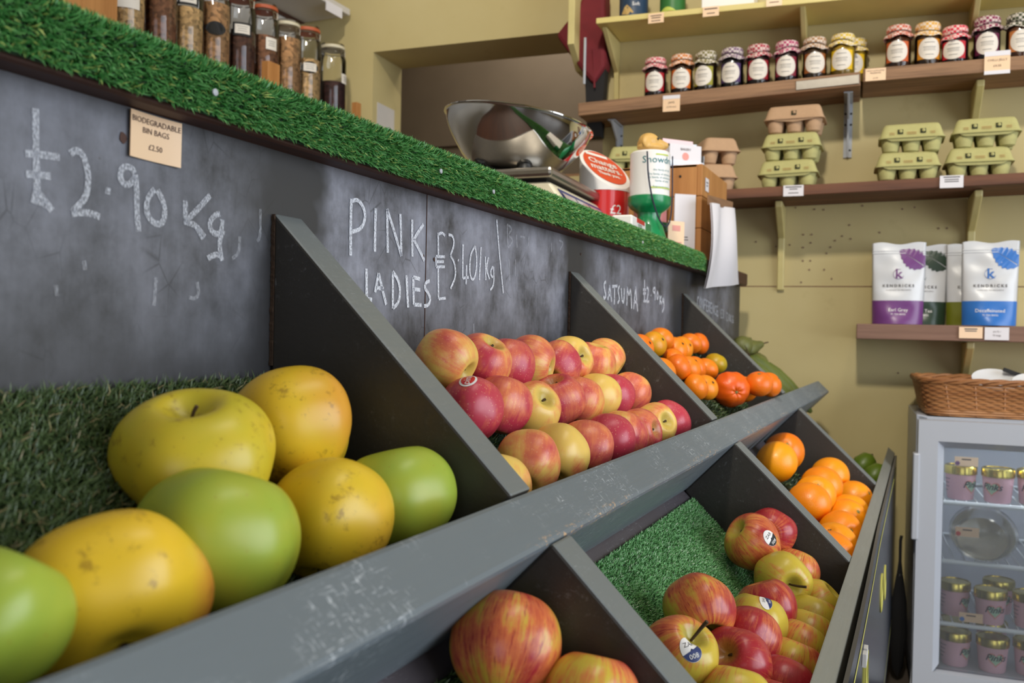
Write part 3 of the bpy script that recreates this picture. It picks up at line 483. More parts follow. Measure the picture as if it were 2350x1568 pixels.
# the end wall is not quite square to the counter
WA = math.radians(-86.131); UD = Vector((.06749, -.99772, 0)); WN = Vector((.99772, .06749, 0)); WO = Vector((2.6, 0, 0))
def WP(u, w, z): return WO + UD*u - WN*w + Vector((0, 0, z))

# ---------------------------------------------------------------- room
def wall_local(name, poly_boxes, mat, kind='structure', extra=None):
    o = MB()
    for b in poly_boxes: o.box(*b)
    ob = o.build(name, mat, smooth=False); ob.location = WO; ob.rotation_euler = (0, 0, WA); ob['kind'] = kind; return ob
# end wall with the opening to the back room; peg holes and panel joint are in the surface
we = wall_local('wall_end', [(-.437, 0, 0, 3.2, .10, 3.6), (-1.234, 0, 1.744, -.437, .20, 3.6), (-2.36, 0, 0, -1.234, .20, 3.6), (-1.234, 0, 0, -.437, .2, 1.30)], M['wall'])
jt = MB().box(-.43, -.0006, .962, 3.2, .004, .9645).build('trim_1', M['plank_dark'], smooth=False); jt.location = WO; jt.rotation_euler = (0, 0, WA); jt['kind'] = 'structure'
pg = MB()
for (u, z) in [(.125, 1.184), (.176, 1.178), (.20, 1.176), (.148, 1.108), (.17, 1.108), (.112, 1.08), (.168, 1.085), (.268, 1.132), (.272, 1.094), (.148, 1.072), (.232, 1.09), (.22, 1.072), (.21, 1.055), (.148, 1.035), (.168, 1.035), (.166, 1.01), (.205, 1.01), (.25, 1.102), (.145, .975), (.02, 1.09), (.075, 1.076), (.30, 1.184), (.345, 1.11), (.365, 1.02), (.225, .985), (.40, 1.172), (.43, 1.176), (.49, 1.118), (.51, 1.118), (.37, .90), (.40, .73), (.33, .86)]:
    pg.lathe([(.0024, 0), (.0024, .001)], 10, (u, -.0012, z), R=Matrix.Rotation(PI/2, 3, 'X'))
h = pg.build('peg_hole', M['plank_tea'], we)
wb = MB().box(-3, 1.507, 0, 2.5, 1.6, 3.6).build('wall_back', M['white_paint'], smooth=False); struct(wb)
wl = MB()
for b in [(-3.1, -3.1, 0, -3.0, -2.46, 3.6), (-3.1, -.44, 0, -3.0, 1.6, 3.6), (-3.1, -2.46, 2.14, -3.0, -.44, 3.6)]: wl.box(*b)
struct(wl.build('wall_left', M['wall'], smooth=False))
wr = MB()
for b in [(-3.1, -3.1, 0, -1.05, -3.0, 3.6), (1.95, -3.1, 0, 2.9, -3.0, 3.6), (-1.05, -3.1, 0, 1.95, -3.0, .22), (-1.05, -3.1, 2.28, 1.95, -3.0, 3.6)]: wr.box(*b)
struct(wr.build('wall_right', M['wall'], smooth=False))
wf = MB()
for x in (-1.05, -.08, .92, 1.91): wf.box(x, -3.06, .22, x + .05, -2.98, 2.28)
wf.box(-1.05, -3.06, .22, 1.96, -2.98, .26); wf.box(-1.05, -3.06, 2.23, 1.96, -2.98, 2.28)
struct(wf.build('window_1', M['white_paint'], smooth=False))
df = MB()
for y in (-2.46, -1.80, -1.14, -.50): df.box(-3.08, y, 0, -2.96, y + .06, 2.14)
df.box(-3.08, -2.46, 2.08, -2.96, -.44, 2.14).box(-3.06, -2.46, 0, -2.98, -.44, .05)
struct(df.build('door_1', M['white_paint'], smooth=False))
struct(MB().box(-3.1, -3.1, -.05, 4.5, 2.6, 0).build('floor', M['floor'], smooth=False))
struct(MB().box(-3.1, -3.1, 3.6, 4.5, 2.6, 3.65).build('ceiling', M['ceil'], smooth=False))
# the dim back room beyond the opening
br = wall_local('wall_back_room', [(-2.3, 1.10, 0, -.62, 1.14, 3.6)], M['greyroom'])
gv = MB()
for z in (1.28, 1.44, 1.66): gv.box(-2.3, 1.094, z, -.62, 1.1, z + .004)
gv.build('board_groove', M['nosing'], br, smooth=False)
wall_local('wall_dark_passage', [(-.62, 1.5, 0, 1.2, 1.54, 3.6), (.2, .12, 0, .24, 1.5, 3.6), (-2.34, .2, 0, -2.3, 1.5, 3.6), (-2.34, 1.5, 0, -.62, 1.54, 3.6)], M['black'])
lb = wall_local('trim_2', [(-1.234, .04, 1.30, -.437, .2, 1.315)], M['plank'])
bs = MB().box(-.43, -.02, 0, 3.2, 0, .07).build('baseboard_end', M['nosing'], smooth=False); bs.location = WO; bs.rotation_euler = (0, 0, WA); bs['kind'] = 'structure'

# ---------------------------------------------------------------- fruit display stand
XD = (-.10, .5496, 1.1856, 1.8396); TH = .034
stand = thing('display_stand', 'grey painted two-tier fruit display with sloping bins and a chalkboard back', 'display stand')
bb = MB().box(-.12, 0, 0, 2.4825, .018, .968).build('back_board', M['board'], stand, smooth=False)
bb['label'] = 'black chalkboard back with chalk prices'
sm = MB().box(.7846, -.0006, .78, .7856, .001, .957).build('board_joint', M['nosing'], bb, smooth=False)
chalk_mat = {'price_a': ('chalk_soft', .0021), 'ghost': ('chalk_faint', .0014), 'pink': ('chalk_bold', .0019), 'pink_price': ('chalk_bold', .0015), 'satsuma': ('chalk_bold', .0024), 'conference': ('chalk', .0020)}
for k, ss in CHALK.items():
    mn, hw = chalk_mat[k]; mb = MB()
    for s in ss:
        # smooth the stroke, then lay a ribbon of chalk on the board
        P = [Vector((x, 0, z)) for x, z in s]
        for _ in range(2 if len(P) > 2 else 0):
            Q = [P[0]]
            for a, b in zip(P, P[1:]): Q += [a*.75 + b*.25, a*.25 + b*.75]
            P = Q + [P[-1]]
        if len(P) == 2: P = [P[0].lerp(P[1], i/4) for i in range(5)]
        L, Rr = [], []
        for i, p in enumerate(P):
            t = (P[min(i + 1, len(P) - 1)] - P[max(i - 1, 0)]).normalized(); nn = Vector((-t.z, 0, t.x)); w = hw*(.94 + .12*random.random())
            L.append((p + nn*w) + Vector((0, -.0009, 0))); Rr.append((p - nn*w) + Vector((0, -.0009, 0)))
        n = len(P); mb.add(L + Rr, [(i, i + 1, n + i + 1, n + i) for i in range(n - 1)])
        if k in ('ghost', 'satsuma'): mb.build('chalk_stroke', M[mn], bb, smooth=False); mb = MB()
    if mb.v: mb.build('chalk_writing', M[mn], bb, smooth=False)
dm = MB()
for (x, z, r) in [(.4072, .9365, .0028), (.7795, .8935, .002), (.8015, .8925, .0017), (1.232, .936, .0016)]:
    dm.add([(x + r*(.7 + .5*random.random())*math.cos(2*PI*i/9), -.0007, z + 1.3*r*(.7 + .5*random.random())*math.sin(2*PI*i/9)) for i in range(9)], [tuple(range(9))])
dm.build('chipped_spot', M['nosing'], bb, smooth=False)
RIN, ROUT, RB0, RB1 = (-.209, .7084), (-.239, .680), (-.143, .640), (-.173, .611)
for i, x in enumerate(XD):
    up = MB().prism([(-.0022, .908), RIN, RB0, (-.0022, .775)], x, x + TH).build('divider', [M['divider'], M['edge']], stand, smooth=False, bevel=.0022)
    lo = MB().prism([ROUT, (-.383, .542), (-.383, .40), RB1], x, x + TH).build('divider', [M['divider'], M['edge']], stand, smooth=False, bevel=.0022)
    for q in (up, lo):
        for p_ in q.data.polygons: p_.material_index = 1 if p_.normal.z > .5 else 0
    if i:
        # broken plywood edge where the divider meets the board
        e = MB(); P = []
        for k in range(60):
            z = .79 + .117*k/59; P.append((x - .0003 - .0010*random.random()**2, z))
        for k in range(59):
            (xa, za), (xb, zb) = P[k], P[k + 1]; e.add([(xa, -.0035, za), (x + .0003, -.0035, za), (x + .0003, -.0035, zb), (xb, -.0035, zb), (xa, -.0004, za), (xb, -.0004, zb)], [(0, 1, 2, 3), (4, 0, 3, 5)])
        e.build('splintered_edge', M['raw_edge'], up, smooth=False)
k = MB()   # open split in the first divider's top edge
def top_pt(x, y): return (x, y, .908 + .955*y + .0006)
pts = [(.5665, -.016), (.568, -.03), (.5705, -.04), (.5715, -.052), (.573, -.062), (.575, -.078)]
ws = [.0002, .0006, .0008, .0022, .0012, .0002]
k.add([top_pt(x - w, y) for (x, y), w in zip(pts, ws)] + [top_pt(x + w, y) for (x, y), w in zip(pts, ws)], [(i, i + 1, 7 + i, 6 + i) for i in range(5)])
k.build('split_crack', M['raw_edge'], [o for o in stand.children if o.name.startswith('divider')][2], smooth=False)
MB().prism([RIN, ROUT, RB1, RB0], -.12, 2.475).build('front_rail', M['rail'], stand, smooth=False, bevel=.004)
op = MB().prism([(-.383, .543), (-.399, .528), (-.399, .06), (-.383, .06)], -.12, 2.50).build('outer_rail', M['outer'], stand, smooth=False, bevel=.002)
MB().prism([(0, .7816 - .004), RB0, (RB0[0], RB0[1] - .012), (0, .7816 - .018)], -.12, 2.475).build('bin_floor', M['black'], stand, smooth=False)
MB().prism([(-.150, .632), (-.383, .406), (-.383, .394), (-.150, .620)], -.12, 2.475).build('bin_floor', M['floor_paint'], stand, smooth=False)
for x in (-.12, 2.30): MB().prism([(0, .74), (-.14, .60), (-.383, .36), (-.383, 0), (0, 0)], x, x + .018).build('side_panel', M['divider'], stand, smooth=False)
# sign board hung along the outer rail
sg = thing('sign_board', 'long black sign board with a yellow border line hung on the outer rail', 'sign', (0, 0, 0))
def sgy(x, z): return -.4012 - .0035*math.sin(PI*min(1, max(0, (x - .3)/1.2)))*max(0, (z - .2)/.33)
sb = MB(); n = 30
for a in range(2):
    sb.grid(lambda u, v, a=a: (-.1 + 2.55*u, sgy(-.1 + 2.55*u, .12 + .408*v) - .004*a, .12 + .408*v), n, 4, 0)
sb.grid(lambda u, v: (-.1 + 2.55*u, sgy(-.1 + 2.55*u, .528) - .004*v, .528), n, 1, 1)
sb.build('board', [plain('sign_black', (40, 44, 54), .25, 0, .1, 10), plain('sign_edge', (88, 84, 78), .8)], sg, smooth=False)
ln = MB().grid(lambda u, v: (-.1 + 2.5*u, sgy(-.1 + 2.5*u, 0.500) - .0046, .498 + .0055*v), n, 1)
ln.grid(lambda u, v: (-.1 + 2.5*u, sgy(-.1 + 2.5*u, .15) - .0046, .15 + .0032*v), n, 1)
M['sign_yellow'] = plain('sign_yellow', (196, 190, 92), .5)
ln.build('border_line', M['sign_yellow'], sg, smooth=False)
for (cx, cz, rx, rz) in [(.66, .40, .020, .034), (.735, .405, .016, .036), (.90, .43, .022, .03), (.99, .40, .022, .036), (1.12, .42, .025, .035), (1.6, .40, .03, .03), (1.75, .38, .026, .03)]:
    P = [(cx + rx*math.cos(2*PI*i/24), cz + rz*math.sin(2*PI*i/24)) for i in range(24)]
    MB().tube([(x, sgy(x, z) - .0046, z) for x, z in P], .0024, 4, closed=True).build('painted_letter', M['sign_yellow'], sg)
for P in ([(.785, .34), (.79, .44), (.80, .46), (.805, .36)], [(1.05, .34), (1.055, .46)]): MB().tube([(x, sgy(x, .4) - .0046, z) for x, z in P], .0024, 4).build('painted_letter', M['sign_yellow'], sg)
MB().box(1.02, -.4125, .470, 1.034, -.4085, .484).box(1.04, -.4125, .470, 1.054, -.4085, .484).build('white_clip', M['pure_white'], sg, smooth=False)

# ---------------------------------------------------------------- worktop and artificial grass
wt = MB().box(-.3, -.022, .957, 2.47, .56, .990).build('counter_worktop', M['nosing'], smooth=False, bevel=.004)
tag(wt, 'brown wooden counter top above the chalkboard, mostly covered by a green grass strip', 'worktop')
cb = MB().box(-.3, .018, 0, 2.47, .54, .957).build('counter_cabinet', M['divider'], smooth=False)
tag(cb, 'dark counter cabinet standing behind the chalkboard', 'counter')
def blades(name, mat, base, nrm, length, width, parent, lean=.5, seed=1, spread=None):
    r = np.random.default_rng(seed); n = len(base)
    d = r.normal(0, 1, (n, 3)); d -= (d*nrm).sum(1)[:, None]*nrm; d /= np.linalg.norm(d, axis=1)[:, None] + 1e-9
    sd = np.cross(nrm, d); L = length*r.uniform(.7, 1.25, (n, 1)); wd = width*r.uniform(.7, 1.3, (n, 1)); le = lean*r.uniform(.2, 1.3, (n, 1))
    mid = base + nrm*L*.55 + d*L*le*.25; tip = base + nrm*L*.9 + d*L*le*.9
    V = np.stack([base - sd*wd/2, base + sd*wd/2, mid + sd*wd*.45, mid - sd*wd*.45, tip], 1).reshape(-1, 3)
    q = np.arange(n)[:, None]*5; loops = np.concatenate([q, q + 1, q + 2, q + 3, q + 3, q + 2, q + 4], 1).ravel()
    me = bpy.data.meshes.new(name); me.vertices.add(n*5); me.vertices.foreach_set('co', V.ravel()); me.loops.add(n*7); me.loops.foreach_set('vertex_index', loops.astype(np.int32))
    me.polygons.add(n*2); st = (np.arange(n)[:, None]*7 + np.array([0, 4])).ravel(); me.polygons.foreach_set('loop_start', st.astype(np.int32)); me.polygons.foreach_set('loop_total', np.tile([4, 3], n).astype(np.int32))
    me.update(calc_edges=True); me.materials.append(mat); o = bpy.data.objects.new(name, me); COL.objects.link(o); o.parent = parent; o['kind'] = 'stuff'; return o
gs = thing('grass_strip', 'bright green artificial grass strip wrapped over the counter edge above the chalkboard', 'artificial grass')
prof = [(-.0262, .9590), (-.0262, .984), (-.024, .9905), (-.019, .9945), (-.012, .9962), (.0, .9965), (.06, .9965)]
MB().grid(lambda u, v: (-.1 + 2.03*u, prof[min(6, int(round(v*6)))][0], prof[min(6, int(round(v*6)))][1]), 40, 6).build('backing', M['backing'], gs)
def along(prof, X0, X1, n, seed, edge=.0016):
    r = np.random.default_rng(seed); P = np.array(prof); seg = np.linalg.norm(np.diff(P, axis=0), axis=1); cum = np.concatenate([[0], np.cumsum(seg)])
    s = r.uniform(0, cum[-1], n); x = r.uniform(X0, X1, n); s = np.maximum(s, edge*(1 + np.sin(x*61)*.6 + np.sin(x*143)*.5))
    i = np.clip(np.searchsorted(cum, s) - 1, 0, len(seg) - 1); f = ((s - cum[i])/seg[i])[:, None]; yz = P[i]*(1 - f) + P[i + 1]*f; t = (P[i + 1] - P[i])/seg[i][:, None]
    return np.column_stack([x, yz]), np.column_stack([np.zeros(n), -t[:, 1], t[:, 0]])
b_, n_ = along(prof[:6] + [(.012, .9965)], .22, 1.925, 84000, 3); n_ = n_ + np.array([0, 0, -.28])*(n_[:, 1:2] < -.6); n_ /= np.linalg.norm(n_, axis=1)[:, None]
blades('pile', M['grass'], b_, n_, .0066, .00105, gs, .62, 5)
b_, n_ = along([(.012, .9965), (.06, .9965)], .22, 1.925, 12000, 4, 0)
blades('pile', M['grass'], b_, n_, .0075, .0012, gs, .75, 6)
for (x, z) in [(.450, .9727), (.7511, .9728), (.8671, .9706), (1.43, .972)]:
    ds = MB().lathe([(.0024, 0), (.0024, .001), (.0014, .0016)], 12, (x, -.0345, z), R=Matrix.Rotation(PI/2, 3, 'X'))
    ds.build('fixing_stud', M['grey_metal'], gs)
nU = np.array([0, -.6963, .7178]); sl = np.array([0, -.7178, -.6963])
def mat_patch(name, label, x0, x1, s0, s1, n, mat, length, width, seed, dense=None, h0=0):
    t = thing('grass_mat', label, 'artificial grass', (0, 0, 0), 0, None)
    P = lambda x, s, h: np.array([x, 0, .7816]) + sl*s + nU*h
    a = [P(x, s, h) for h in (-.004, h0) for s in (s0, s1) for x in (x0, x1)]
    MB().add(a, [(0, 2, 3, 1), (4, 5, 7, 6), (0, 1, 5, 4), (2, 6, 7, 3), (0, 4, 6, 2), (1, 3, 7, 5)]).build('backing', M['backing'], t, smooth=False)
    r = np.random.default_rng(seed); d = dense or (x0, x1, s0, s1)
    xs = r.uniform(d[0], d[1], n); ss = r.uniform(d[2], d[3], n); b = np.array([0, 0, .7816]) + nU*h0 + xs[:, None]*np.array([1, 0, 0]) + ss[:, None]*sl
    blades('pile', mat, b, np.tile(nU, (n, 1)), length, width, t, .9, seed + 1); return t
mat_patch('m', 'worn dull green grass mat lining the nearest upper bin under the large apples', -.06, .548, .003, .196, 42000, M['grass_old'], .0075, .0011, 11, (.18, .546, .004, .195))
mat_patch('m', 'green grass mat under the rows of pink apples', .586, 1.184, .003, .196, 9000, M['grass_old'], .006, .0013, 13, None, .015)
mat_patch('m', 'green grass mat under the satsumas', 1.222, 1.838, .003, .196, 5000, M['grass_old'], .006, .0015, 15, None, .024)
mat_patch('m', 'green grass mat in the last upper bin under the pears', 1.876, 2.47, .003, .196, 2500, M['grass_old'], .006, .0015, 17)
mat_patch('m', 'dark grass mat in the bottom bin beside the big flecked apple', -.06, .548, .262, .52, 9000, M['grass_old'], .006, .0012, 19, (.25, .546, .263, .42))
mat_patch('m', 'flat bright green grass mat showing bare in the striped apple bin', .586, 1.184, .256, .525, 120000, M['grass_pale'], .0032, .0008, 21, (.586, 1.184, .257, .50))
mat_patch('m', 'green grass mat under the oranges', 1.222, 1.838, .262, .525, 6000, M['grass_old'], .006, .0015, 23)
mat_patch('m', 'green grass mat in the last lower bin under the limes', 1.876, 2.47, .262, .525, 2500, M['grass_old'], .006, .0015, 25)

# ---------------------------------------------------------------- fruit
def fruit_mesh(R, hf, seed, kind, seg=44, rings=30, lump=1.0):
    r = random.Random(seed*1000 + R*99999); ph = [r.uniform(0, 6.28) for _ in range(5)]; H = R*hf; mb = MB(); vs = []
    for j in range(rings + 1):
        t = PI*j/rings; s, c = math.sin(t), math.cos(t)
        for k in range(seg):
            a = 2*PI*k/seg
            if kind == 'apple':
                q = s**.92; rad = R*q*(1 - .07*(1 - c)/2*1.3 + .035); z = H*c*1.06
                z -= (.42*H*math.exp(-(s/.26)**2) if c > 0 else -.26*H*math.exp(-(s/.24)**2))
                lob = (.02 + .03*(c < 0)*(-c))*math.cos(5*a + ph[0])
                rad *= 1 + lob*s*lump + lump*(.025*math.sin(2*a + ph[1]) + .02*math.sin(3*a + ph[2])*s); z *= 1 + .035*lump*math.sin(a + ph[3])*s
            else:
                rad = R*s*(1 + .012*math.sin(3*a + ph[0]) + .012*math.sin(2*a + ph[1])); z = H*c
                z -= (.10 if c > 0 else -.06)*H*math.exp(-(s/.16)**2)
                if kind == 'wrinkled': rad *= 1 + .02*math.sin(7*a + 3*c + ph[2]) + .015*math.sin(11*a - 4*c); z -= .1*H*math.exp(-(s/.3)**2)*(c > 0)*(1 + .4*math.sin(7*a))
            vs.append((rad*math.cos(a), rad*math.sin(a), z))
    mb.add(vs, [(j*seg + k, (j + 1)*seg + k, (j + 1)*seg + (k + 1) % seg, j*seg + (k + 1) % seg) for j in range(rings) for k in range(seg)])
    return mb
def on_skin(o, d, R, hf):   # a point a hair outside the skin in local direction d
    d = Vector(d).normalized(); ok, p, n, i = o.ray_cast(d*R*3, -d); return (p, n) if ok else (d*R, d)
def sticker(o, d, up, R, hf, rx, ry, kind):
    d = Vector(d).normalized(); up = Vector(up); x = up.cross(d).normalized(); y = d.cross(x)
    def P(u, v, off):
        q = (d*R + x*u + y*v); ok, p, n, i = o.ray_cast(q.normalized()*R*3, -q.normalized()); p = p if ok else q
        return p + p.normalized()*off
    def disc(sx, sy, off, cut=None):
        out = MB(); rings = 6; seg = 28; vs = [P(0, 0, off)]
        for j in range(1, rings + 1):
            for k in range(seg):
                a = 2*PI*k/seg; u, v = sx*j/rings*math.cos(a), sy*j/rings*math.sin(a)
                if cut is not None: v = min(v, cut + u*.25)
                vs.append(P(u, v, off))
        fs = [(0, 1 + k, 1 + (k + 1) % seg) for k in range(seg)] + [(1 + (j - 1)*seg + k, 1 + j*seg + k, 1 + j*seg + (k + 1) % seg, 1 + (j - 1)*seg + (k + 1) % seg) for j in range(1, rings) for k in range(seg)]
        return out.add(vs, fs)
    if kind == 'pinksticker':
        s = disc(rx, ry, .0004).build('sticker', M['pure_white'], o); disc(rx*.8, ry*.75, .0006).build('sticker_print', M['red'], s)
        MB().text('pink', ry*1.1, lambda u, v: P(u, v, .0008)).build('sticker_lettering', M['pure_white'], s, smooth=False)
    else:
        s = disc(rx, ry, .0004).build('sticker', M['pure_white'], o); s['label'] = 'small fruit sticker'
        disc(rx*.97, ry*.97, .0006, -.12*ry).build('sticker_print', M['chalk_label'] if kind == 'ovalsticker' else M['navy'], s)
        MB().text('ZAR', ry*.5, lambda u, v: P(u, v + ry*.35, .0007)).build('sticker_lettering', M['ink_grey'], s, smooth=False)
        MB().text('008', ry*.5, lambda u, v: P(u, v - ry*.55, .0009)).build('sticker_number', M['pure_white'], s, smooth=False)
GRP = {'A': 'large yellow and green apples', 'P': 'pink apples in rows', 'M': 'pink apples in rows', 'F': 'pink apples in rows', 'S': 'satsumas in the third upper bin', 'O': 'oranges in the lower bin', 'B': 'striped apples in the lower bin', 'C': 'big flecked apples in the bottom bin'}
for key, x, y, z, R, hf, ax, red, dr, seed, lab, ex in FRUIT:
    c = key[0]; kind = 'apple' if c in 'APMFBC' else ('wrinkled' if key == 'S17' else 'citrus')
    mat = M['golden_apple'] if c == 'A' else M['pink_apple'] if c in 'PMF' else M['striped_apple'] if c in 'BC' else M['satsuma'] if c == 'S' else M['orange']
    nm = 'apple' if kind == 'apple' else ('clementine' if key == 'S17' else 'satsuma' if c == 'S' else 'orange')
    big = c in 'AC'; o = fruit_mesh(R, hf, seed, kind, 64 if big else 44, 44 if big else 30, 1.5 if c == 'A' else 1.15).build(nm, mat, None, angle=180)
    o.location = (x, y, z); q = Vector(ax).to_track_quat('Z', 'Y'); o.rotation_mode = 'QUATERNION'; o.rotation_quaternion = q; o.color = (red, dr, seed, 1)
    tag(o, lab, 'apple' if nm == 'apple' else nm if nm != 'clementine' else 'orange', GRP[c])
    BL = {'A6': (.1, -.8, -.55), 'A4': (.2, -.8, -.5), 'A2': (.2, -.9, .1), 'P1': (-.3, .5, .8), 'B1': (.2, .2, .9), 'B9': (.3, -.7, .3)}
    if key in BL:
        lv = q.inverted() @ Vector(BL[key]); o.color = (red, (math.atan2(lv.y, lv.x)/(2*PI)) % 1, seed, 1)
    H = R*hf
    if kind == 'apple':
        p, n = on_skin(o, (0, 0, 1), R, hf); b = p.z - .002; L = {'longstem': .020, 'upstem': .026, 'stem': .011, 'dim': .0045}.get(ex, .006)
        cu = .012 if ex == 'longstem' else .004
        MB().tube([(0, 0, b), (cu*.15, 0, b + L*.35), (cu*.5, .0005, b + L*.7), (cu, .001, b + L)], .0011, 6, r1=.0017 if ex in ('upstem', 'longstem') else .0013).build('stem', M['stem'], o)
        p2, n2 = on_skin(o, (0, 0, -1), R, hf)
        cx = MB()
        for k in range(5):
            a = 2*PI*k/5; d = Vector((math.cos(a), math.sin(a), 0)); w = Vector((-d.y, d.x, 0)); p0 = Vector((0, 0, p2.z - .0005))
            cx.add([p0 + w*.0012, p0 - w*.0012, p0 + d*.0045 + Vector((0, 0, -.003))], [(0, 1, 2)])
        cx.build('calyx', M['stem'], o, smooth=False)
    else:
        p, n = on_skin(o, (0, 0, 1), R, hf); cx = MB(); rr = .0032 if c == 'S' else .0042
        for k in range(5):
            a = 2*PI*k/5; d = Vector((math.cos(a), math.sin(a), 0)); w = Vector((-d.y, d.x, 0)); p0 = Vector((0, 0, p.z + .0006))
            cx.add([p0 + w*rr*.45, p0 - w*rr*.45, p0 + d*rr*1.3 + Vector((0, 0, .0006))], [(0, 1, 2)])
        cx.lathe([(rr*.6, 0), (rr*.5, .0014), (rr*.15, .002)], 10, (0, 0, p.z - .0002)).build('stem_button', M['calyx'] if ex == 'calyx' else M['stem'], o)
    if ex.endswith('sticker'):
        dw = {'B1': (-.62, -.70, .36), 'B11': (-.35, -.35, .87), 'M1': (-.45, -.1, .88)}[key]
        d = q.inverted() @ Vector(dw); up = q.inverted() @ Vector((-.5, .35, .79))
        rx, ry = {'ovalsticker': (.0085, .0105), 'bluesticker': (.011, .0065), 'pinksticker': (.010, .008)}[ex]
        sticker(o, d, up, R, hf, rx, ry, ex)
    if ex == 'upstem':
        d = q.inverted() @ Vector((-.75, -.45, .45)); sticker(o, d, q.inverted() @ Vector((0, .3, .9)), R, hf, .009, .011, 'bluesticker')
# last bins: pears, corn cobs, limes
def pear(loc, rot, label, L=.075, R=.027):
    pr = [(.0005, 0), (.35, .02), (.75, .10), (.97, .24), (1.0, .36), (.9, .52), (.66, .68), (.46, .80), (.36, .91), (.24, .98), (.05, 1.0)]
    o = MB().lathe([(R*r, L*(z - .4)) for r, z in pr], 28).build('pear', M['pear'], None, angle=180)
    o.location = loc; o.rotation_euler = rot; tag(o, label, 'pear', 'pears in the last upper bin')
    MB().tube([(0, 0, L*.58), (.002, 0, L*.7), (.006, 0, L*.8)], .0018, 6).build('stem', M['stem'], o)
pear((2.42, -.036, .787), (1.2, .3, .4), 'topmost green pear in the last upper bin against the wall')
pear((2.352, -.034, .796), (1.2, .2, 1.2), 'brownish pear half hidden behind the third divider')
pear((2.373, -.071, .751), (1.0, -.4, 2.0), 'light green pear below the topmost one beside the corn cobs')
for i, (x, y, z, rx, rz, lab) in enumerate([(2.33, -.119, .712, -.77, .10, 'green corn cob in its husk lying highest in the last upper bin'), (2.40, -.140, .692, -.77, -.12, 'green corn cob in its husk next to the rail end'), (2.26, -.125, .700, -.77, .12, 'green corn cob in its husk partly hidden by satsumas')]):
    o = MB().lathe([(.002, -.085), (.014, -.075), (.021, -.045), (.0225, 0), (.019, .04), (.011, .072), (.004, .09)], 20, fn=lambda x, y, z, a: (x*(1 + .08*math.sin(4*a)), y*(1 + .08*math.sin(4*a)), z), R=Matrix.Rotation(PI/2, 3, 'X')).build('corn_cob', M['husk'], None, angle=180)
    o.location = (x, y, z); o.rotation_euler = (-rx - .0, 0, rz); tag(o, lab, 'corn', 'corn cobs in the last upper bin')
    t = MB()
    for k in range(6): t.tube([(0, .085, 0), (.006*math.cos(k), .10, .006*math.sin(k)), (.014*math.cos(k*1.1), .112, .012*math.sin(k*1.1))], .0012, 4)
    t.build('silk_tassel', M['stem'], o)
for (x, y, z, lab) in [(2.43, -.329, .501, 'dark green lime highest in the last lower bin'), (2.38, -.358, .483, 'pale green lime lower in the last lower bin by the rail')]:
    o = MB().lathe([(.0005, -.036), (.006, -.033), (.02, -.024), (.028, 0), (.02, .024), (.007, .033), (.0005, .037)], 24).build('lime', M['lime'], None, angle=180)
    o.location = (x, y, z); o.rotation_euler = (.7, .5, .3); tag(o, lab, 'lime', 'limes in the last lower bin')
    MB().lathe([(.003, 0), (.002, .002)], 8, (0, 0, .0362)).build('stem_button', M['stem'], o)

# ---------------------------------------------------------------- things on the counter
ZT = .990
def card(name, label, cat, loc, rotz, w, h, lines, mat, tilt=0, group=None, ink='ink', curl=0, th=.0006):
    # a small printed card; local x to the right, z up, front towards -y
    o = MB(); n = 10
    def P(u, v, off): x = (u - .5)*w; return (x, -off - curl*(2*u - 1)**2, v*h)
    for a in (0, th): o.grid(lambda u, v, a=a: P(u, v, a), n, 2)
    o.grid(lambda u, v: P(u, 0, th*v), n, 1); o.grid(lambda u, v: P(u, 1, th*v), n, 1)
    c = o.build(name, mat, None); c.location = loc; c.rotation_euler = (tilt, 0, rotz); tag(c, label, cat, group)
    t = MB()
    for body, size, zz in lines:
        if body.startswith('='):
            L = float(body[1:])*w; t.add([P(.5 + s*L/w/2, (zz + d)/h, th + .0004) for s, d in ((-1, -size/2), (1, -size/2), (1, size/2), (-1, size/2))], [(0, 1, 2, 3)])
        else: t.text(body, size, lambda x, y, zz=zz: P(x/w + .5, (y + zz)/h, th + .0004))
    if lines: t.build('printed_lettering', M[ink], c, smooth=False)
    return c
card('price_label', 'peach BIODEGRADABLE BIN BAGS price card stuck on the chalkboard', 'price label', (.4318, -.0012, .9258), 0, .0425, .0298,
     [('BIODEGRADABLE', .0052, .0245), ('BIN BAGS', .0052, .0185), ('£2.50', .0052, .0085)], M['peach'], 0, None, 'ink', .0014).rotation_euler = (0, math.radians(.6), 0)
# weighing scale
sc = thing('weighing_scale', 'cream shop weighing scale with blue-edged display panel on the counter', 'scale', (1.41, .122, ZT + .008), math.radians(3))
bw, bd = .335, .28
b = MB().add([(0, -.045, 0), (bw, -.045, 0), (bw, bd, 0), (0, bd, 0), (0, -.045, .012), (bw, -.045, .012), (bw, bd, .012), (0, bd, .012), (.012, .008, .082), (bw - .012, .008, .082), (bw - .012, bd - .01, .082), (.012, bd - .01, .082)],
    [(0, 3, 2, 1), (0, 1, 5, 4), (1, 2, 6, 5), (2, 3, 7, 6), (3, 0, 4, 7), (4, 5, 9, 8), (5, 6, 10, 9), (6, 7, 11, 10), (7, 4, 8, 11), (8, 9, 10, 11)]).build('base', M['ivory'], sc, smooth=False, bevel=.005)
def fp(x, v, off=.001): return (x, -.045 + .053*v - off*.8, .012 + .07*v + off*.6)
pn = MB().add([fp(.026, .12), fp(bw - .026, .12), fp(bw - .022, .86), fp(.030, .86)], [(0, 1, 2, 3)]).build('display_panel', M['navy'], sc, smooth=False)
for k, (a, c_) in enumerate([(.036, .108), (.115, .187), (.194, .274)]):
    MB().add([fp(a, .2, .0025), fp(c_, .2, .0025), fp(c_, .74, .0025), fp(a, .74, .0025)], [(0, 1, 2, 3)]).build('display_window', M['lcd'], pn, smooth=False)
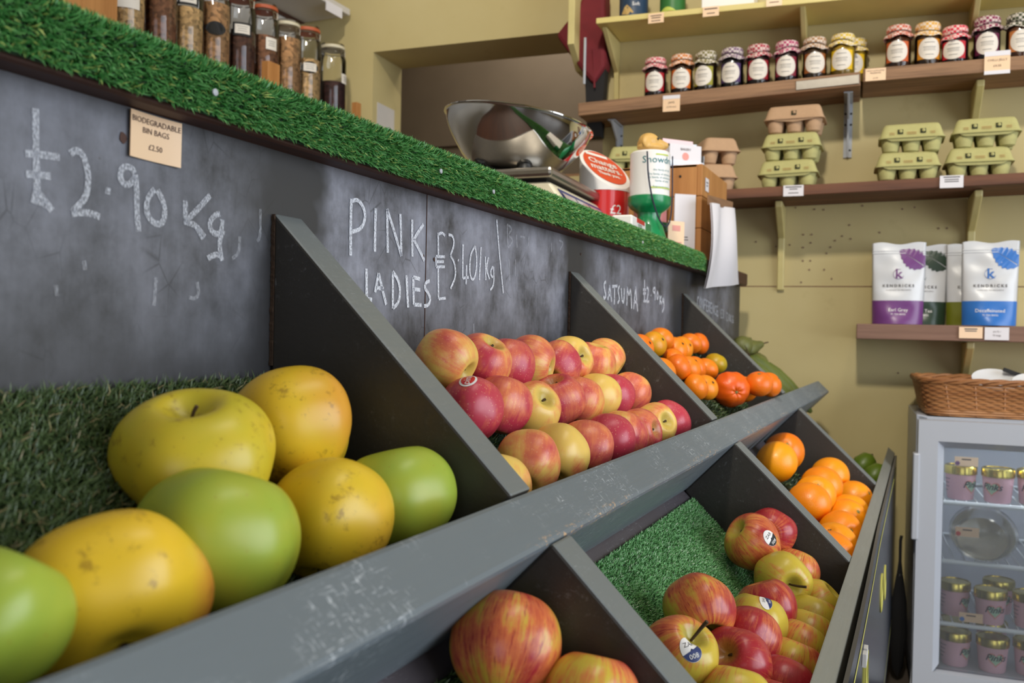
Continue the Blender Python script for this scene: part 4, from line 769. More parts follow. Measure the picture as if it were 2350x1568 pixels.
MB().box(.03, .02, .082, bw - .03, bd - .03, .088).build('plate_gap', M['rubber'], sc, smooth=False)
MB().prism([(0, 0), (bw, 0), (bw, bd - .002), (0, bd - .002)], .088, .106, 'z').build('weighing_plate', M['brushed'], sc, smooth=False, bevel=.006)
for (x, y) in ((.05, .03), (.26, .03), (.05, .26), (.26, .26)): MB().lathe([(.015, -.008), (.015, 0)], 14, (x, y - .02, 0)).build('foot', M['rubber'], sc)
# scale pan: an oval steel bowl standing on a black cross frame
bo = thing('scale_pan', 'shiny oval steel weighing bowl standing on the scale plate', 'bowl', (1.548, .264, ZT + .1145), 0)
pr = [(.0, 0), (.055, .0), (.068, .004), (.080, .012), (.095, .027), (.108, .044), (.119, .060), (.127, .074), (.132, .086), (.1345, .096), (.1355, .100), (.1388, .1016), (.139, .0996)]
inn = [(.1335, .0985), (.1325, .092), (.130, .084), (.125, .073), (.117, .060), (.106, .045), (.093, .029), (.078, .015), (.06, .006), (.0, .004)]
MB().lathe([(max(r, .0004), z) for r, z in pr[::1]] + [(max(r, .0004), z) for r, z in inn], 72, fn=lambda x, y, z, a: (x*1.06, y*1.03, z*1.0)).build('bowl', M['steel'], bo, angle=60)
bw_ = bo.children[0]; bw_.location = (0, 0, .013); bw_.rotation_euler = Matrix.Rotation(math.radians(8), 3, Vector((.91, .41, 0))).to_euler()
cr = MB()
for a in range(4):
    an = PI/4 + a*PI/2; R_ = Matrix.Rotation(an, 3, 'Z'); cr.box(.0, -.012, .002, .072, .012, .009, R=R_); cr.lathe([(.016, 0), (.016, .012), (.010, .022)], 14, (.078*math.cos(an), .078*math.sin(an), 0))
cr.build('support_frame', M['rubber'], bo)
# red charity tin with a slanted lid
t1 = thing('charity_tin', 'red and white charity tin with slanted orange-red disc lid reading Change matters', 'charity tin', (1.752, .145, ZT + .001), math.radians(-33))
R1 = .051; zt = lambda y: .168 + .046*(y/R1)
MB().lathe([(R1, 0), (R1, .118)], 40).build('body', M['red'], t1)
MB().lathe([(R1 + .001, .118), (R1 + .001, .12), (R1 + .0012, 1)], 48, fn=lambda x, y, z, a: (x, y, z if z < .5 else zt(y)), cap1=False).build('collar', M['pure_white'], t1)
li = MB().lathe([(R1 + .0012, 0), (R1*.9, .002), (.001, .002)], 48, fn=lambda x, y, z, a: (x, y, zt(y) + z), cap0=False).build('lid', M['pure_white'], t1)
MB().lathe([(R1*.88, .0035), (.001, .0035)], 48, fn=lambda x, y, z, a: (x, y, zt(y) + z), cap0=False).build('lid_disc', M['orange_red'], li)
Rt = Matrix.Rotation(math.radians(-12), 3, 'Z')
tx = MB(); LP = lambda x, y: ((Rt @ Vector((x, y, 0))).x, (Rt @ Vector((x, y, 0))).y, zt((Rt @ Vector((x, y, 0))).y) + .0045)
for s_, sz, yy in (('Change', .021, .012), ('matters.', .021, -.006), ('Thank you.', .011, -.022)): tx.text(s_, sz, lambda x, y, yy=yy: LP(x, y + yy), .0004)
tx.box(-.03, .028, 0, .02, .036, .0001, at=(0, 0, 0)); tx.v[-8:] = [LP(v[0], v[1]) for v in tx.v[-8:]]
tx.build('lid_lettering', M['pure_white'], li, smooth=False)
def wrap(Rr, x, z, ph, off=.0008): a = ph + x/Rr; return ((Rr + off)*math.cos(a), (Rr + off)*math.sin(a), z)
bt = MB()
for s_, sz, zz in (('£2', .026, .078), ('people in', .014, .030), ('debt', .014, .014)): bt.text(s_, sz, lambda x, y, zz=zz: wrap(R1, x, y + zz, -1.75))
bt.build('body_lettering', M['pure_white'], t1, smooth=False)
# dog-topped collecting tube
t2 = thing('collecting_box', 'tall green and white charity collecting box topped by a golden dog head, labelled Snowdrop', 'charity tin', (1.728, .042, ZT + .005), 0)
gr = MB().lathe([(.040, 0), (.040, .006), (.037, .012), (.027, .045), (.022, .060), (.024, .070), (.037, .080), (.0425, .088), (.0425, .104), (.040, .106)], 40).build('base', M['green_plastic'], t2)
wt_ = MB().lathe([(.0395, .104), (.0395, .196), (.036, .2)], 40).build('tube', M['pure_white'], t2)
tl = MB(); tl.text('Snowdrop', .020, lambda x, y: wrap(.0395, x, y + .178, -2.2)); 
for i, (L, zz) in enumerate([(.045, .157), (.055, .148), (.056, .141), (.04, .134)]):
    tl.text('the family of children with'[i:i + int(L*420)], .006, lambda x, y, zz=zz: wrap(.0395, x, y + zz, -2.2))
tl.text('Registered charity', .0055, lambda x, y: wrap(.0395, x, y + .122, -2.2)); tl.build('tube_lettering', M['teal'], wt_, smooth=False)
hl = MB()
for L, zz in ((.03, .188), (.05, .1185)): hl.grid(lambda u, v, L=L, zz=zz: wrap(.0395, (u - .5)*L, zz + .003*v, -2.2), 10, 1)
hl.build('highlight_bar', M['lime_ink'], wt_, smooth=False)
# dog head facing along +x
dg = MB()
dg.ball((-.004, 0, .217), (.021, .019, .018)); dg.ball((.014, 0, .212), (.017, .013, .011)); dg.ball((.027, 0, .2095), (.010, .0105, .0085)); dg.ball((.0, 0, .204), (.028, .021, .009))
for s_ in (-1, 1): dg.ball((-.013, s_*.0165, .2135), (.010, .005, .0145), R=Matrix.Rotation(s_*.25, 3, 'X'))
dh = dg.build('dog_head', M['dog'], t2); rm = dh.modifiers.new('merge', 'REMESH'); rm.mode = 'VOXEL'; rm.voxel_size = .0014; rm.use_smooth_shade = True; sm_ = dh.modifiers.new('soften', 'SMOOTH'); sm_.iterations = 5
dh.rotation_euler = (0, 0, -1.0)
dh.location = (0, 0, .007)
for s_ in (-1, 1): MB().ball((.0105, s_*.0125, .2205), .0028, 10, 8).build('eye', M['rubber'], dh)
MB().ball((.0365, 0, .2125), (.003, .004, .003), 10, 8).build('nose', M['rubber'], dh)
t2.scale = (1, 1, .93)
cp = []
for i in range(40):
    a = i/39; ph = -3.0 + 1.9*a; cp.append(((.0445)*math.cos(ph), (.0445)*math.sin(ph), .194 - .155*math.sin(PI*min(1, max(0, a)))**.55))
MB().tube(cp, .0016, 6).build('carry_cord', M['cord'], t2)
# faded pink tin behind it
t3 = thing('charity_tin', 'faded pink charity tube with dark green base, behind the dog-topped box', 'charity tin', (1.93, .098, ZT + .0005), 0)
MB().lathe([(.036, .075), (.036, .208), (.032, .211)], 32).build('tube', M['pinkish'], t3)
MB().lathe([(.030, 0), (.024, .03), (.022, .045), (.040, .058), (.040, .076)], 32).build('base', M['dark_green'], t3)
# little flat packet on the grass edge
pk = thing('sweet_packet', 'small white, red and green packet lying on the grass edge before the collecting box', 'packet', (1.545, .020, ZT + .0145), math.radians(4))
MB().box(-.075, -.018, 0, .075, .018, .020).build('carton', M['pure_white'], pk, smooth=False, bevel=.003)
MB().box(.03, -.0186, .001, .0755, .0186, .0194).build('green_end', M['green_plastic'], pk, smooth=False)
MB().box(-.04, -.0188, .011, .02, -.0181, .0185).build('red_band', M['red'], pk, smooth=False)
MB().text('mints', .014, lambda x, y: (x - .015, -.0189, y + .007)).build('lettering', M['dark_green'], pk, smooth=False)
# crate at the end of the counter, with what stands on and hangs from it
ct = thing('wooden_crate', 'orange-brown wooden crate standing at the far end of the counter', 'crate', (2.0, .0, ZT), 0)
for i, (a, b_) in enumerate([(.0, .0712), (.0722, .1435), (.1445, .216)]):
    MB().box(0, 0, a, .275, .012, b_).build('front_board', M['crate'], ct, smooth=False, bevel=.0015)
    MB().box(0, .012, a, .012, .20, b_).build('end_board', M['crate'], ct, smooth=False, bevel=.0015)
    MB().box(.263, .012, a, .275, .20, b_).build('end_board', M['crate'], ct, smooth=False, bevel=.0015)
MB().box(0, .012, .210, .275, .20, .2155).build('top_board', M['crate'], ct, smooth=False)
MB().box(0, .188, 0, .275, .20, .21).build('back_board', M['crate'], ct, smooth=False)
nl = MB()
for (y, z) in ((.05, .19), (.05, .10), (.14, .19), (.14, .03)): nl.lathe([(.003, 0), (.003, .001)], 8, (-.0005, y, z), R=Matrix.Rotation(-PI/2, 3, 'Y'))
nl.build('nail_head', M['rubber'], ct)
cl = card('paper_label', 'small white label stuck on the crate near its front corner', 'label', (2.045, -.0008, 1.15), 0, .034, .03, [('=.5', .003, .02), ('=.4', .003, .013)], M['paper'], 0, None, 'ink_grey')
# leaning white cards in front of the crate
card('leaning_card', 'tall white card leaning against the crate behind the collecting box', 'card', (1.985, .035, ZT), math.radians(-52), .050, .146, [('=.3', .002, .05), ('=.35', .002, .044), ('=.2', .002, .03)], M['paper'], 0, None, 'ink_grey', 0, .004)
bc = card('picture_card', 'small coloured card tucked behind the green base of the collecting box', 'card', (1.895, .030, ZT), math.radians(-35), .045, .075, [('=.5', .012, .06), ('=.7', .002, .03), ('=.6', .002, .02)], M['peach'], 0, None, 'coral', 0, .001)
ch = thing('card_holder', 'clear holder with white business cards and a pink card on the crate', 'card holder', (2.035, .055, 1.2056), math.radians(-42))
MB().box(-.052, -.012, 0, .052, .02, .003).box(-.052, .018, 0, .052, .02, .062).box(-.052, -.012, 0, -.050, .02, .03).box(.05, -.012, 0, .052, .02, .03).box(-.052, -.012, 0, .052, -.010, .014).build('holder', M['film'], ch, smooth=False)
MB().box(-.046, .012, .003, .036, .015, .066).build('pink_card', M['pink_card'], ch, smooth=False)
wc = MB().box(-.040, -.008, .003, .046, .006, .052).build('white_cards', M['paper'], ch, smooth=False)
MB().lathe([(.009, 0), (.009, .0004)], 20, (.003, -.0082, .025), R=Matrix.Rotation(PI/2, 3, 'X')).build('round_logo', M['coral'], wc)
MB().text('BAKERY', .008, lambda x, y: (x + .003, -.0085 - .0002, y + .041)).build('card_lettering', M['ink'], wc, smooth=False)
# paper bags hanging from a clip strip at the crate's front
pb = thing('paper_bag_pad', 'white paper bags hanging from a clip strip at the front of the crate', 'paper bags', (-.04, 0, 0))
MB().add([(2.00, -.0215, 1.128), (2.262, -.0215, 1.150), (2.258, -.0215, 1.130), (2.002, -.0215, 1.108), (2.00, -.0265, 1.128), (2.262, -.0265, 1.150), (2.258, -.0265, 1.130), (2.002, -.0265, 1.108)], [(0, 1, 2, 3), (7, 6, 5, 4), (0, 4, 5, 1), (1, 5, 6, 2), (2, 6, 7, 3), (3, 7, 4, 0)]).build('clip_strip', M['plank'], pb, smooth=False)
sh = MB()
for off in (0, .004):
    sh.grid(lambda u, v, off=off: (2.004 + .248*u - .075*v*(1 - u)*1.0 - .045*math.sin(PI*v)*u + .085*u*v**3, -.0265 - off - .02*math.sin(PI*v*.9)*(.4 + .6*u) - .006*math.sin(9*u + 2*v), 1.112 + .02*u - v*(.192 + .0*u) + .012*u*v), 20, 16)
sh.build('sheets', M['paper'], pb, angle=180)
MB().grid(lambda u, v: (2.240 + .022*u - .012*v - .006*math.sin(7*v), -.009 - .006*math.sin(PI*v) - .006*u*math.sin(9*v), 1.120 - .17*v), 6, 24).build('plastic_sleeve', M['film'], pb, angle=180)
# packet and crate at the near end of the counter
gp = thing('tea_packet', 'green and white printed packet at the near end of the counter by the grass', 'packet', (.405, .115, ZT + .012), .25)
MB().box(-.10, -.03, 0, .03, .05, .042).build('carton', M['green_plastic'], gp, smooth=False, bevel=.005)
MB().box(-.09, -.0305, .008, .024, -.0295, .034).build('white_print', M['pure_white'], gp, smooth=False)

# ---------------------------------------------------------------- storage jars on the back shelf
js = MB().box(.6, 1.205, 1.450, 2.494, 1.505, 1.475).build('jar_shelf', M['plank'], smooth=False, bevel=.002); tag(js, 'wooden back shelf carrying the row of big clip-top jars', 'shelf')
ws_ = thing('white_shelf', 'white painted shelf high above the clip-top jars, with label holders', 'shelf', (0, 0, 0))
MB().box(.4, 1.312, 1.868, 2.494, 1.505, 1.89).build('board', M['white_paint'], ws_, smooth=False, bevel=.002)
MB().box(.4, 1.500, 1.855, 2.494, 1.5065, 1.868).build('batten', M['nosing'], ws_, smooth=False)
for x in (2.13, 2.36): MB().box(x, 1.3085, 1.842, x + .085, 1.312, 1.874).build('label_holder', M['paper'], ws_, smooth=False)
for x in (1.93, 1.72): MB().box(x, 1.3085, 1.842, x + .085, 1.312, 1.874).build('label_holder', M['paper'], ws_, smooth=False)
BJ = [(765, 'cocoa', 0, 'side', 'clip-top jar of dark grounds at the far end of the row, half empty'), (707, 'oats', 1, 'black_round', 'clip-top jar of oats with a black round label sticker, second from the far end'), (660, 'granola', 0, None, 'unlabelled clip-top jar filled to the neck with granola'), (607, 'nuts', 1, 'white', 'clip-top jar of dark seeds with an upright white label and orange seal'), (552, 'coffee', 1, 'framed', 'tall clip-top jar of brown flakes with a black framed label and orange seal'), (492, 'granola', 0, 'black', 'clip-top jar with a blank black plaque label'), (430, 'oats', 0, 'framed_hi', 'clip-top jar of pale oats with a high framed label'), (374, 'nuts', 0, 'framed_hi', 'clip-top jar of mixed nuts cut by the top of the photo'), (305, 'oats', 0, 'big', 'clip-top jar with a large hand-written cream label nearest the green packet')]
JX = [2.365, 2.235, 2.138, 2.036, 1.938, 1.838, 1.740, 1.650, 1.550]
for (px, fill, seal, lab, label), X in zip(BJ, JX):
    j = thing('storage_jar', label, 'jar', (X, 1.285, 1.4755), 0, 'clip-top jars on the back shelf'); r = .044; hh = .255 if seal == 0 else .27
    MB().lathe([(.002, .004), (r*.9, .004), (r, .012), (r, hh*.78), (r*.93, hh*.84), (r*.84, hh*.88), (r*.84, hh*.92), (r*.80, hh*.92)], 32, cap1=False).build('glass', M['clear'], j)
    fl = {'cocoa': .52, 'oats': .62, 'granola': .80, 'nuts': .66, 'coffee': .60}[fill]
    MB().lathe([(r*.86, .008), (r*.93, .014), (r*.93, hh*fl*.97), (r*.3, hh*fl)], 28).build('filling', M[fill], j)
    MB().lathe([(r*.88, hh*.925), (r*.90, hh*.94), (r*.90, hh*.95), (r*.88, hh*.96)], 28).build('rubber_seal', M['seal'] if seal else M['ivory'], j)
    MB().lathe([(r*.84, hh*.96), (r*.84, hh*.985), (r*.6, hh*1.0), (.002, hh*1.0)], 28).build('glass_lid', M['clear'], j)
    wr_ = MB()
    wr_.tube([(r*.9*math.cos(a*PI/16), r*.9*math.sin(a*PI/16), hh*.90) for a in range(33)], .0014, 5); wr_.tube([(-.01, -r*.92, hh*.90), (-.006, -r*.98, hh*.82), (.006, -r*.98, hh*.82), (.01, -r*.92, hh*.90)], .0014, 5)
    wr_.build('wire_clip', M['brushed'], j)
    ph = -2.25
    def plaque(name, w, h, z, mat, off, ph=ph, par=j, rx=0):
        if rx: return MB().add([wrap(r, w/2*math.cos(2*PI*i/28)*(1 + .06*math.cos(8*PI*i/28)), z + h/2*math.sin(2*PI*i/28), ph, off) for i in range(28)], [tuple(range(28))]).build(name, mat, par, smooth=False)
        return MB().grid(lambda u, v: wrap(r, (u - .5)*w, z + (v - .5)*h, ph, off), 12, 1).build(name, mat, par)
    def lines(par, z, w, off, ph=ph):
        q = MB()
        for k in range(3): q.grid(lambda u, v, k=k: wrap(r, (u - .5)*w*(1, .8, .9)[k], z + .006 - k*.006 + .0012*v, ph, off), 6, 1)
        q.build('label_lettering', M['ink_grey'], par)
    if lab in ('framed', 'framed_hi', 'black', 'black_round'):
        z = hh*(.58 if lab == 'framed' else .68 if lab == 'framed_hi' else .50)
        if lab == 'black_round': z = hh*.5
        p_ = plaque('plaque', .052, .036, z, M['chalk_label'], .001, rx=lab.startswith('black'))
        if lab != 'black':
            q_ = plaque('paper_label', .040, .025, z, M['label_paper'], .0016, par=p_); lines(q_, z, .028, .002)
    elif lab == 'white': q_ = plaque('paper_label', .034, .034, hh*.55, M['label_paper'], .001, ph + .35); lines(q_, hh*.55, .022, .0015, ph + .35)
    elif lab == 'side': q_ = plaque('paper_label', .034, .030, hh*.55, M['label_paper'], .001, ph + .85); lines(q_, hh*.55, .022, .0015, ph + .85)
    elif lab == 'big': q_ = plaque('paper_label', .058, .045, hh*.42, M['label_paper'], .001); lines(q_, hh*.44, .04, .0015)
for X, wd, lab in [(1.995, .05, 'small wooden block between two clip-top jars on the back shelf'), (1.39, .14, 'upright wooden box end beside the nearest clip-top jar')]:
    bx = MB().box(X - wd/2, 1.21, 1.4755, X + wd/2, 1.235, 1.56).build('wooden_block', M['crate'], None, smooth=False, bevel=.002); tag(bx, lab, 'wood block')
pgm = MB().box(2.425, 1.23, 1.4755, 2.45, 1.25, 1.556).build('wooden_block', M['crate'], None, smooth=False, bevel=.001); tag(pgm, 'small orange-brown wooden peg on the end of the back shelf', 'wood block')

# ---------------------------------------------------------------- end wall: shelves, brackets
def on_wall(o, u, w, z, roll=0):
    o.location = WP(u, w, z); o.rotation_euler = (0, roll, WA); return o
def shelf(label, u0, u1, depth, th, z0, z1, mat, name='wall_shelf'):
    # z0, z1: top height at either end (old shelves are not level)
    L = u1 - u0; o = MB().box(0, -depth, -th, L, -.0015, 0).build(name, mat, None, smooth=False, bevel=.002)
    tag(o, label, 'shelf'); return on_wall(o, u0, 0, z0, math.atan2(-(z1 - z0), L))
shelf('cream painted top shelf on the end wall with boxed goods', -.415, 1.0, .18, .016, 1.711, 1.697, M['yellow_shelf'])
shelf('rough plank shelf carrying the left row of jam jars', -.466, .286, .17, .036, 1.477, 1.504, M['plank'])
shelf('rough plank shelf carrying the right row of jam jars', .292, 1.0, .17, .034, 1.511, 1.513, M['plank'])
shelf('brown plank shelf carrying the egg boxes', -.41, 1.0, .20, .026, 1.203, 1.232, M['plank_dark'])
shelf('short brown plank shelf carrying the tea pouches', .292, 1.0, .16, .039, .859, .858, M['plank_tea'])
def zs(u, which): return {'jamL': 1.477 + (u + .466)*.0359, 'jamR': 1.511 + (u - .292)*.003, 'egg': 1.203 + (u + .41)*.0206, 'tea': .859, 'top': 1.711 - (u + .415)*.0099}[which]
up = MB().box(-.508, -.15, 1.655, -.488, -.002, 2.4).prism([(-.15, 1.655), (-.002, 1.655), (-.002, 1.60), (-.06, 1.60)], -.508, -.488).build('shelf_upright', M['cream'], None, smooth=False, bevel=.002)
tag(up, 'cream upright board at the left end of the top shelf', 'shelf upright'); up.location = WO; up.rotation_euler = (0, 0, WA)
ub = MB().prism([(-.002, 1.50), (-.002, 1.693), (-.165, 1.688), (-.022, 1.60), (-.012, 1.50)], -.007, .007).build('shelf_bracket', M['cream'], None, smooth=False, bevel=.002)
tag(ub, 'cream bracket under the left end of the top shelf', 'bracket', 'shelf brackets'); on_wall(ub, -.395, 0, 0)
ub2 = ub.copy(); COL.objects.link(ub2); ub2['label'] = 'cream bracket under the top shelf above the brown-capped jam jar'; ub2.location = WP(.14, 0, .004)
ub2b = ub.copy(); COL.objects.link(ub2b); ub2b['label'] = 'cream bracket under the top shelf above the right jam jars'; ub2b.location = WP(.555, 0, .0)
def bracket(u, ztop, drop, reach, mat, label, kind='steel'):
    t = thing('shelf_bracket', label, 'bracket', WP(u, 0, ztop), WA, 'shelf brackets')
    w = .011
    if kind == 'steel':
        MB().prism([(-.002, -.002), (-reach, -.002), (-reach, -.006), (-.03, -.05), (-.010, -drop), (-.002, -drop)], -.003, .003).build('web', mat, t, smooth=False, bevel=.001)
        MB().box(-w, -.0045, -drop, w, -.0015, 0).build('wall_plate', mat, t, smooth=False)
        MB().box(-w, -reach, -.004, w, -.002, -.001).build('arm', mat, t, smooth=False)
        s_ = MB()
        for z in (-.03, -.06, -drop + .02):
            for x in ((-.007, .007) if z > -.1 else (.006,)): s_.lathe([(.0032, 0), (.002, .0018)], 8, (x, -.0045, z), R=Matrix.Rotation(PI/2, 3, 'X'))
        s_.build('screw', M['rubber'], t)
    else:
        MB().prism([(-.002, -.002), (-reach, -.002), (-reach, -.018), (-.022, -.09), (-.012, -drop), (-.002, -drop)], -.0095, .0095).build('timber_web', mat, t, smooth=False, bevel=.003)
        MB().lathe([(.004, 0), (.003, .001)], 8, (.0, -.03, -.06), R=Matrix.Rotation(PI/2, 3, 'X')).build('screw', M['rubber'], t)
bracket(-.385, zs(-.385, 'jamL') - .0365, .125, .10, M['grey_metal'], 'grey steel bracket under the left end of the jam shelf')
bracket(.258, zs(.258, 'jamL') - .0365, .15, .13, M['grey_metal'], 'grey steel bracket under the right end of the left jam shelf, beside the egg stack')
bracket(.567, zs(.567, 'jamR') - .0345, .16, .12, M['cream'], 'cream bracket under the right jam shelf', 'timber')
bracket(.09, zs(.09, 'egg') - .0265, .235, .14, M['cream'], 'cream timber bracket under the egg shelf at the left', 'timber')
bracket(.566, zs(.566, 'egg') - .0265, .26, .15, M['cream'], 'cream timber bracket under the egg shelf at the right, above the tea pouches', 'timber')
bracket(.56, .8195, .19, .12, M['cream'], 'cream timber bracket under the tea shelf', 'timber')
pl = MB().box(0, -.1725, -.031, .155, -.1702, -.007).build('mending_plate', M['brushed'], None, smooth=False, bevel=.003); tag(pl, 'grey metal mending plate on the front edge of the left jam shelf', 'metal plate'); on_wall(pl, .128, 0, zs(.128, 'jamL'), -.0359)
# price labels on shelf edges
def plabel(u, w, zb, wd, h, lines, mat, label, ink='ink'):
    o = card('price_label', label, 'price label', WP(u, w, zb), WA, wd, h, lines, mat, 0, 'shelf price labels', ink); return o
plabel(-.243, .1835, zs(-.24, 'top') - .031, .043, .027, [('=.7', .0025, .020), ('=.6', .0025, .014), ('=.6', .0022, .006)], M['peach'], 'pale label under the blue carton on the top shelf edge')
plabel(-.094, .1835, zs(-.09, 'top') - .027, .043, .026, [('=.8', .003, .020), ('=.5', .0022, .008)], M['peach'], 'peach label further right on the top shelf edge')
plabel(.07, .1835, zs(.07, 'top') - .016, .04, .018, [('=.6', .002, .010)], M['peach'], 'label at the top of the photo on the top shelf edge')
o = plabel(-.197, .1735, zs(-.2, 'jamL') - .052, .047, .044, [('JAMS', .008, .024), ('£3.95 each', .0062, .012)], M['peach'], 'hanging JAMS price label under the orange-capped jam jar')
MB().box(-.0235, -.0012, .034, .0235, -.0007, .044).build('white_clip', M['paper'], o, smooth=False)
plabel(.322, .1735, zs(.33, 'jamR') - .034, .048, .031, [('HIGH LOWLAND', .0055, .025), ('PRESERVES', .0055, .019), ('£3.95', .0055, .006)], M['peach'], 'peach price card at the joint of the two jam shelves')
o = plabel(.596, .1735, zs(.6, 'jamR') - .041, .056, .056, [('CHILLI JELLY', .0078, .034), ('£4.50', .0078, .020)], M['peach'], 'CHILLI JELLY price card clipped on the right jam shelf')
MB().box(-.028, -.0012, .044, .028, -.0007, .056).box(-.028, -.0012, 0, .028, -.0007, .009).build('white_border', M['paper'], o, smooth=False)
plabel(.131, .2035, zs(.13, 'egg') - .028, .050, .028, [('=.8', .003, .0235), ('=.4', .0025, .018), ('=.5', .0022, .008)], M['paper'], 'white label on the egg shelf under the left egg stack', 'ink_grey')
plabel(.500, .2035, zs(.5, 'egg') - .028, .052, .030, [('=.7', .0028, .026), ('=.6', .0024, .020), ('=.6', .0024, .015)], M['paper'], 'white label on the egg shelf between the right egg stacks', 'ink_grey')
plabel(.555, .1635, .827, .052, .028, [('=.55', .003, .023), ('=.5', .0025, .018)], M['peach'], 'cream label on the tea shelf left of the white £ card', 'ink_grey')
plabel(.612, .1635, .824, .053, .031, [('£4.75 /', .0062, .020), ('75 bags', .0062, .011)], M['paper'], 'white price card on the tea shelf under the blue pouch')
# cartons on the top shelf
def carton(u, lab, w, mats):
    t = thing('drum_carton', lab, 'carton', WP(u, .105, zs(u, 'top') + .0005), WA, 'goods on the top shelf')
    MB().lathe([(w, 0), (w, .12)], 32).build('tub', mats[0], t); return t
def wrapm(r, ph, off=.0008): return lambda x, z: ((r + off)*math.sin(x/r + ph), -(r + off)*math.cos(x/r + ph), z)
M['navy_carton'] = plain('navy_carton', (34, 58, 84), .45); M['green_carton'] = plain('green_carton', (48, 110, 48), .45); M['meal'] = plain('oat_heap_print', (214, 178, 110), .7, 0, .3, 200)
c1 = carton(-.325, 'dark blue drum carton with a heap of meal printed on it, on the top shelf', .041, [M['navy_carton']]); P = wrapm(.041, -.25)
MB().add([P(x, z) for x, z in ((-.018, .018), (-.008, .036), (.0, .042), (.01, .032), (.02, .018), (0, .013))], [(0, 5, 4, 3, 2, 1)]).build('heap_print', M['meal'], c1, smooth=False)
MB().grid(lambda u, v: P(-.02 + .04*u, .001 + .006*v*math.sin(PI*u)), 12, 1).build('orange_print', M['orange_red'], c1); MB().text('Soft', .014, lambda x, y: P(x + .026, y + .042)).build('lettering', M['pure_white'], c1, smooth=False)
c2 = carton(-.213, 'green and orange drum carton beside the dark blue one on the top shelf', .036, [M['green_carton']]); P2 = wrapm(.036, -.25)
MB().grid(lambda u, v: P2(-.032 + .064*u, .001 + .012*v), 14, 1).build('orange_print', M['orange_red'], c2); MB().grid(lambda u, v: P2(-.025 + .05*u, .014 + .012*v*math.sin(PI*u)), 14, 1).build('yellow_print', M['lime_ink'], c2)
c3 = MB().box(-.07, -.05, 0, .07, .04, .1).build('white_carton', M['pure_white'], None, smooth=False, bevel=.002); tag(c3, 'white carton whose foot shows at the top of the photo, right on the top shelf', 'carton', 'goods on the top shelf'); on_wall(c3, -.055, .10, zs(-.05, 'top') + .0005)

# ---------------------------------------------------------------- jam jars
JAMS = [(-.262, 'jamL', (44, 16, 22), (206, 92, 104), (170, 22, 32), 'jam jar with pink gingham cap and red label, first in the left row'), (-.187, 'jamL', (60, 34, 16), (214, 130, 60), (208, 104, 20), 'jam jar with orange gingham cap, second in the left row'), (-.119, 'jamL', (50, 34, 16), (126, 116, 66), (150, 144, 30), 'jam jar with olive gingham cap and yellow-green label'), (-.047, 'jamL', (20, 14, 22), (126, 96, 124), (76, 46, 96), 'nearly black jam jar with mauve gingham cap'), (.023, 'jamL', (40, 18, 22), (176, 52, 72), (150, 24, 36), 'dark jam jar with raspberry gingham cap, fifth in the left row'), (.098, 'jamL', (42, 14, 22), (184, 70, 112), (130, 28, 48), 'jam jar with magenta pink gingham cap, after the gap in the left row'), (.170, 'jamL', (74, 50, 22), (176, 132, 92), (150, 84, 30), 'brown jam jar with tan gingham cap'), (.241, 'jamL', (196, 160, 52), (222, 190, 66), (232, 190, 10), 'yellow lemon curd jar with yellow gingham cap, last in the left row'),
        (.377, 'jamR', (84, 44, 22), (206, 106, 82), (196, 88, 32), 'amber jam jar with brick-red gingham cap, first in the right row'), (.446, 'jamR', (74, 44, 16), (226, 172, 80), (206, 136, 24), 'brown jam jar with slipped yellow-orange gingham cap'), (.510, 'jamR', (44, 14, 22), (216, 46, 70), (196, 28, 44), 'short jam jar with bright red gingham cap'), (.583, 'jamR', (34, 14, 24), (136, 44, 82), (96, 22, 56), 'tall dark jam jar with purple gingham cap'), (.655, 'jamR', (112, 62, 34), (66, 72, 46), (196, 120, 60), 'amber jam jar with dark green gingham cap at the right edge')]
JAMS.append((.295, 'jamL', (190, 156, 56), (222, 190, 66), (232, 190, 10), 'second yellow jar half hidden behind the lemon curd jar'))
me_cache = {}
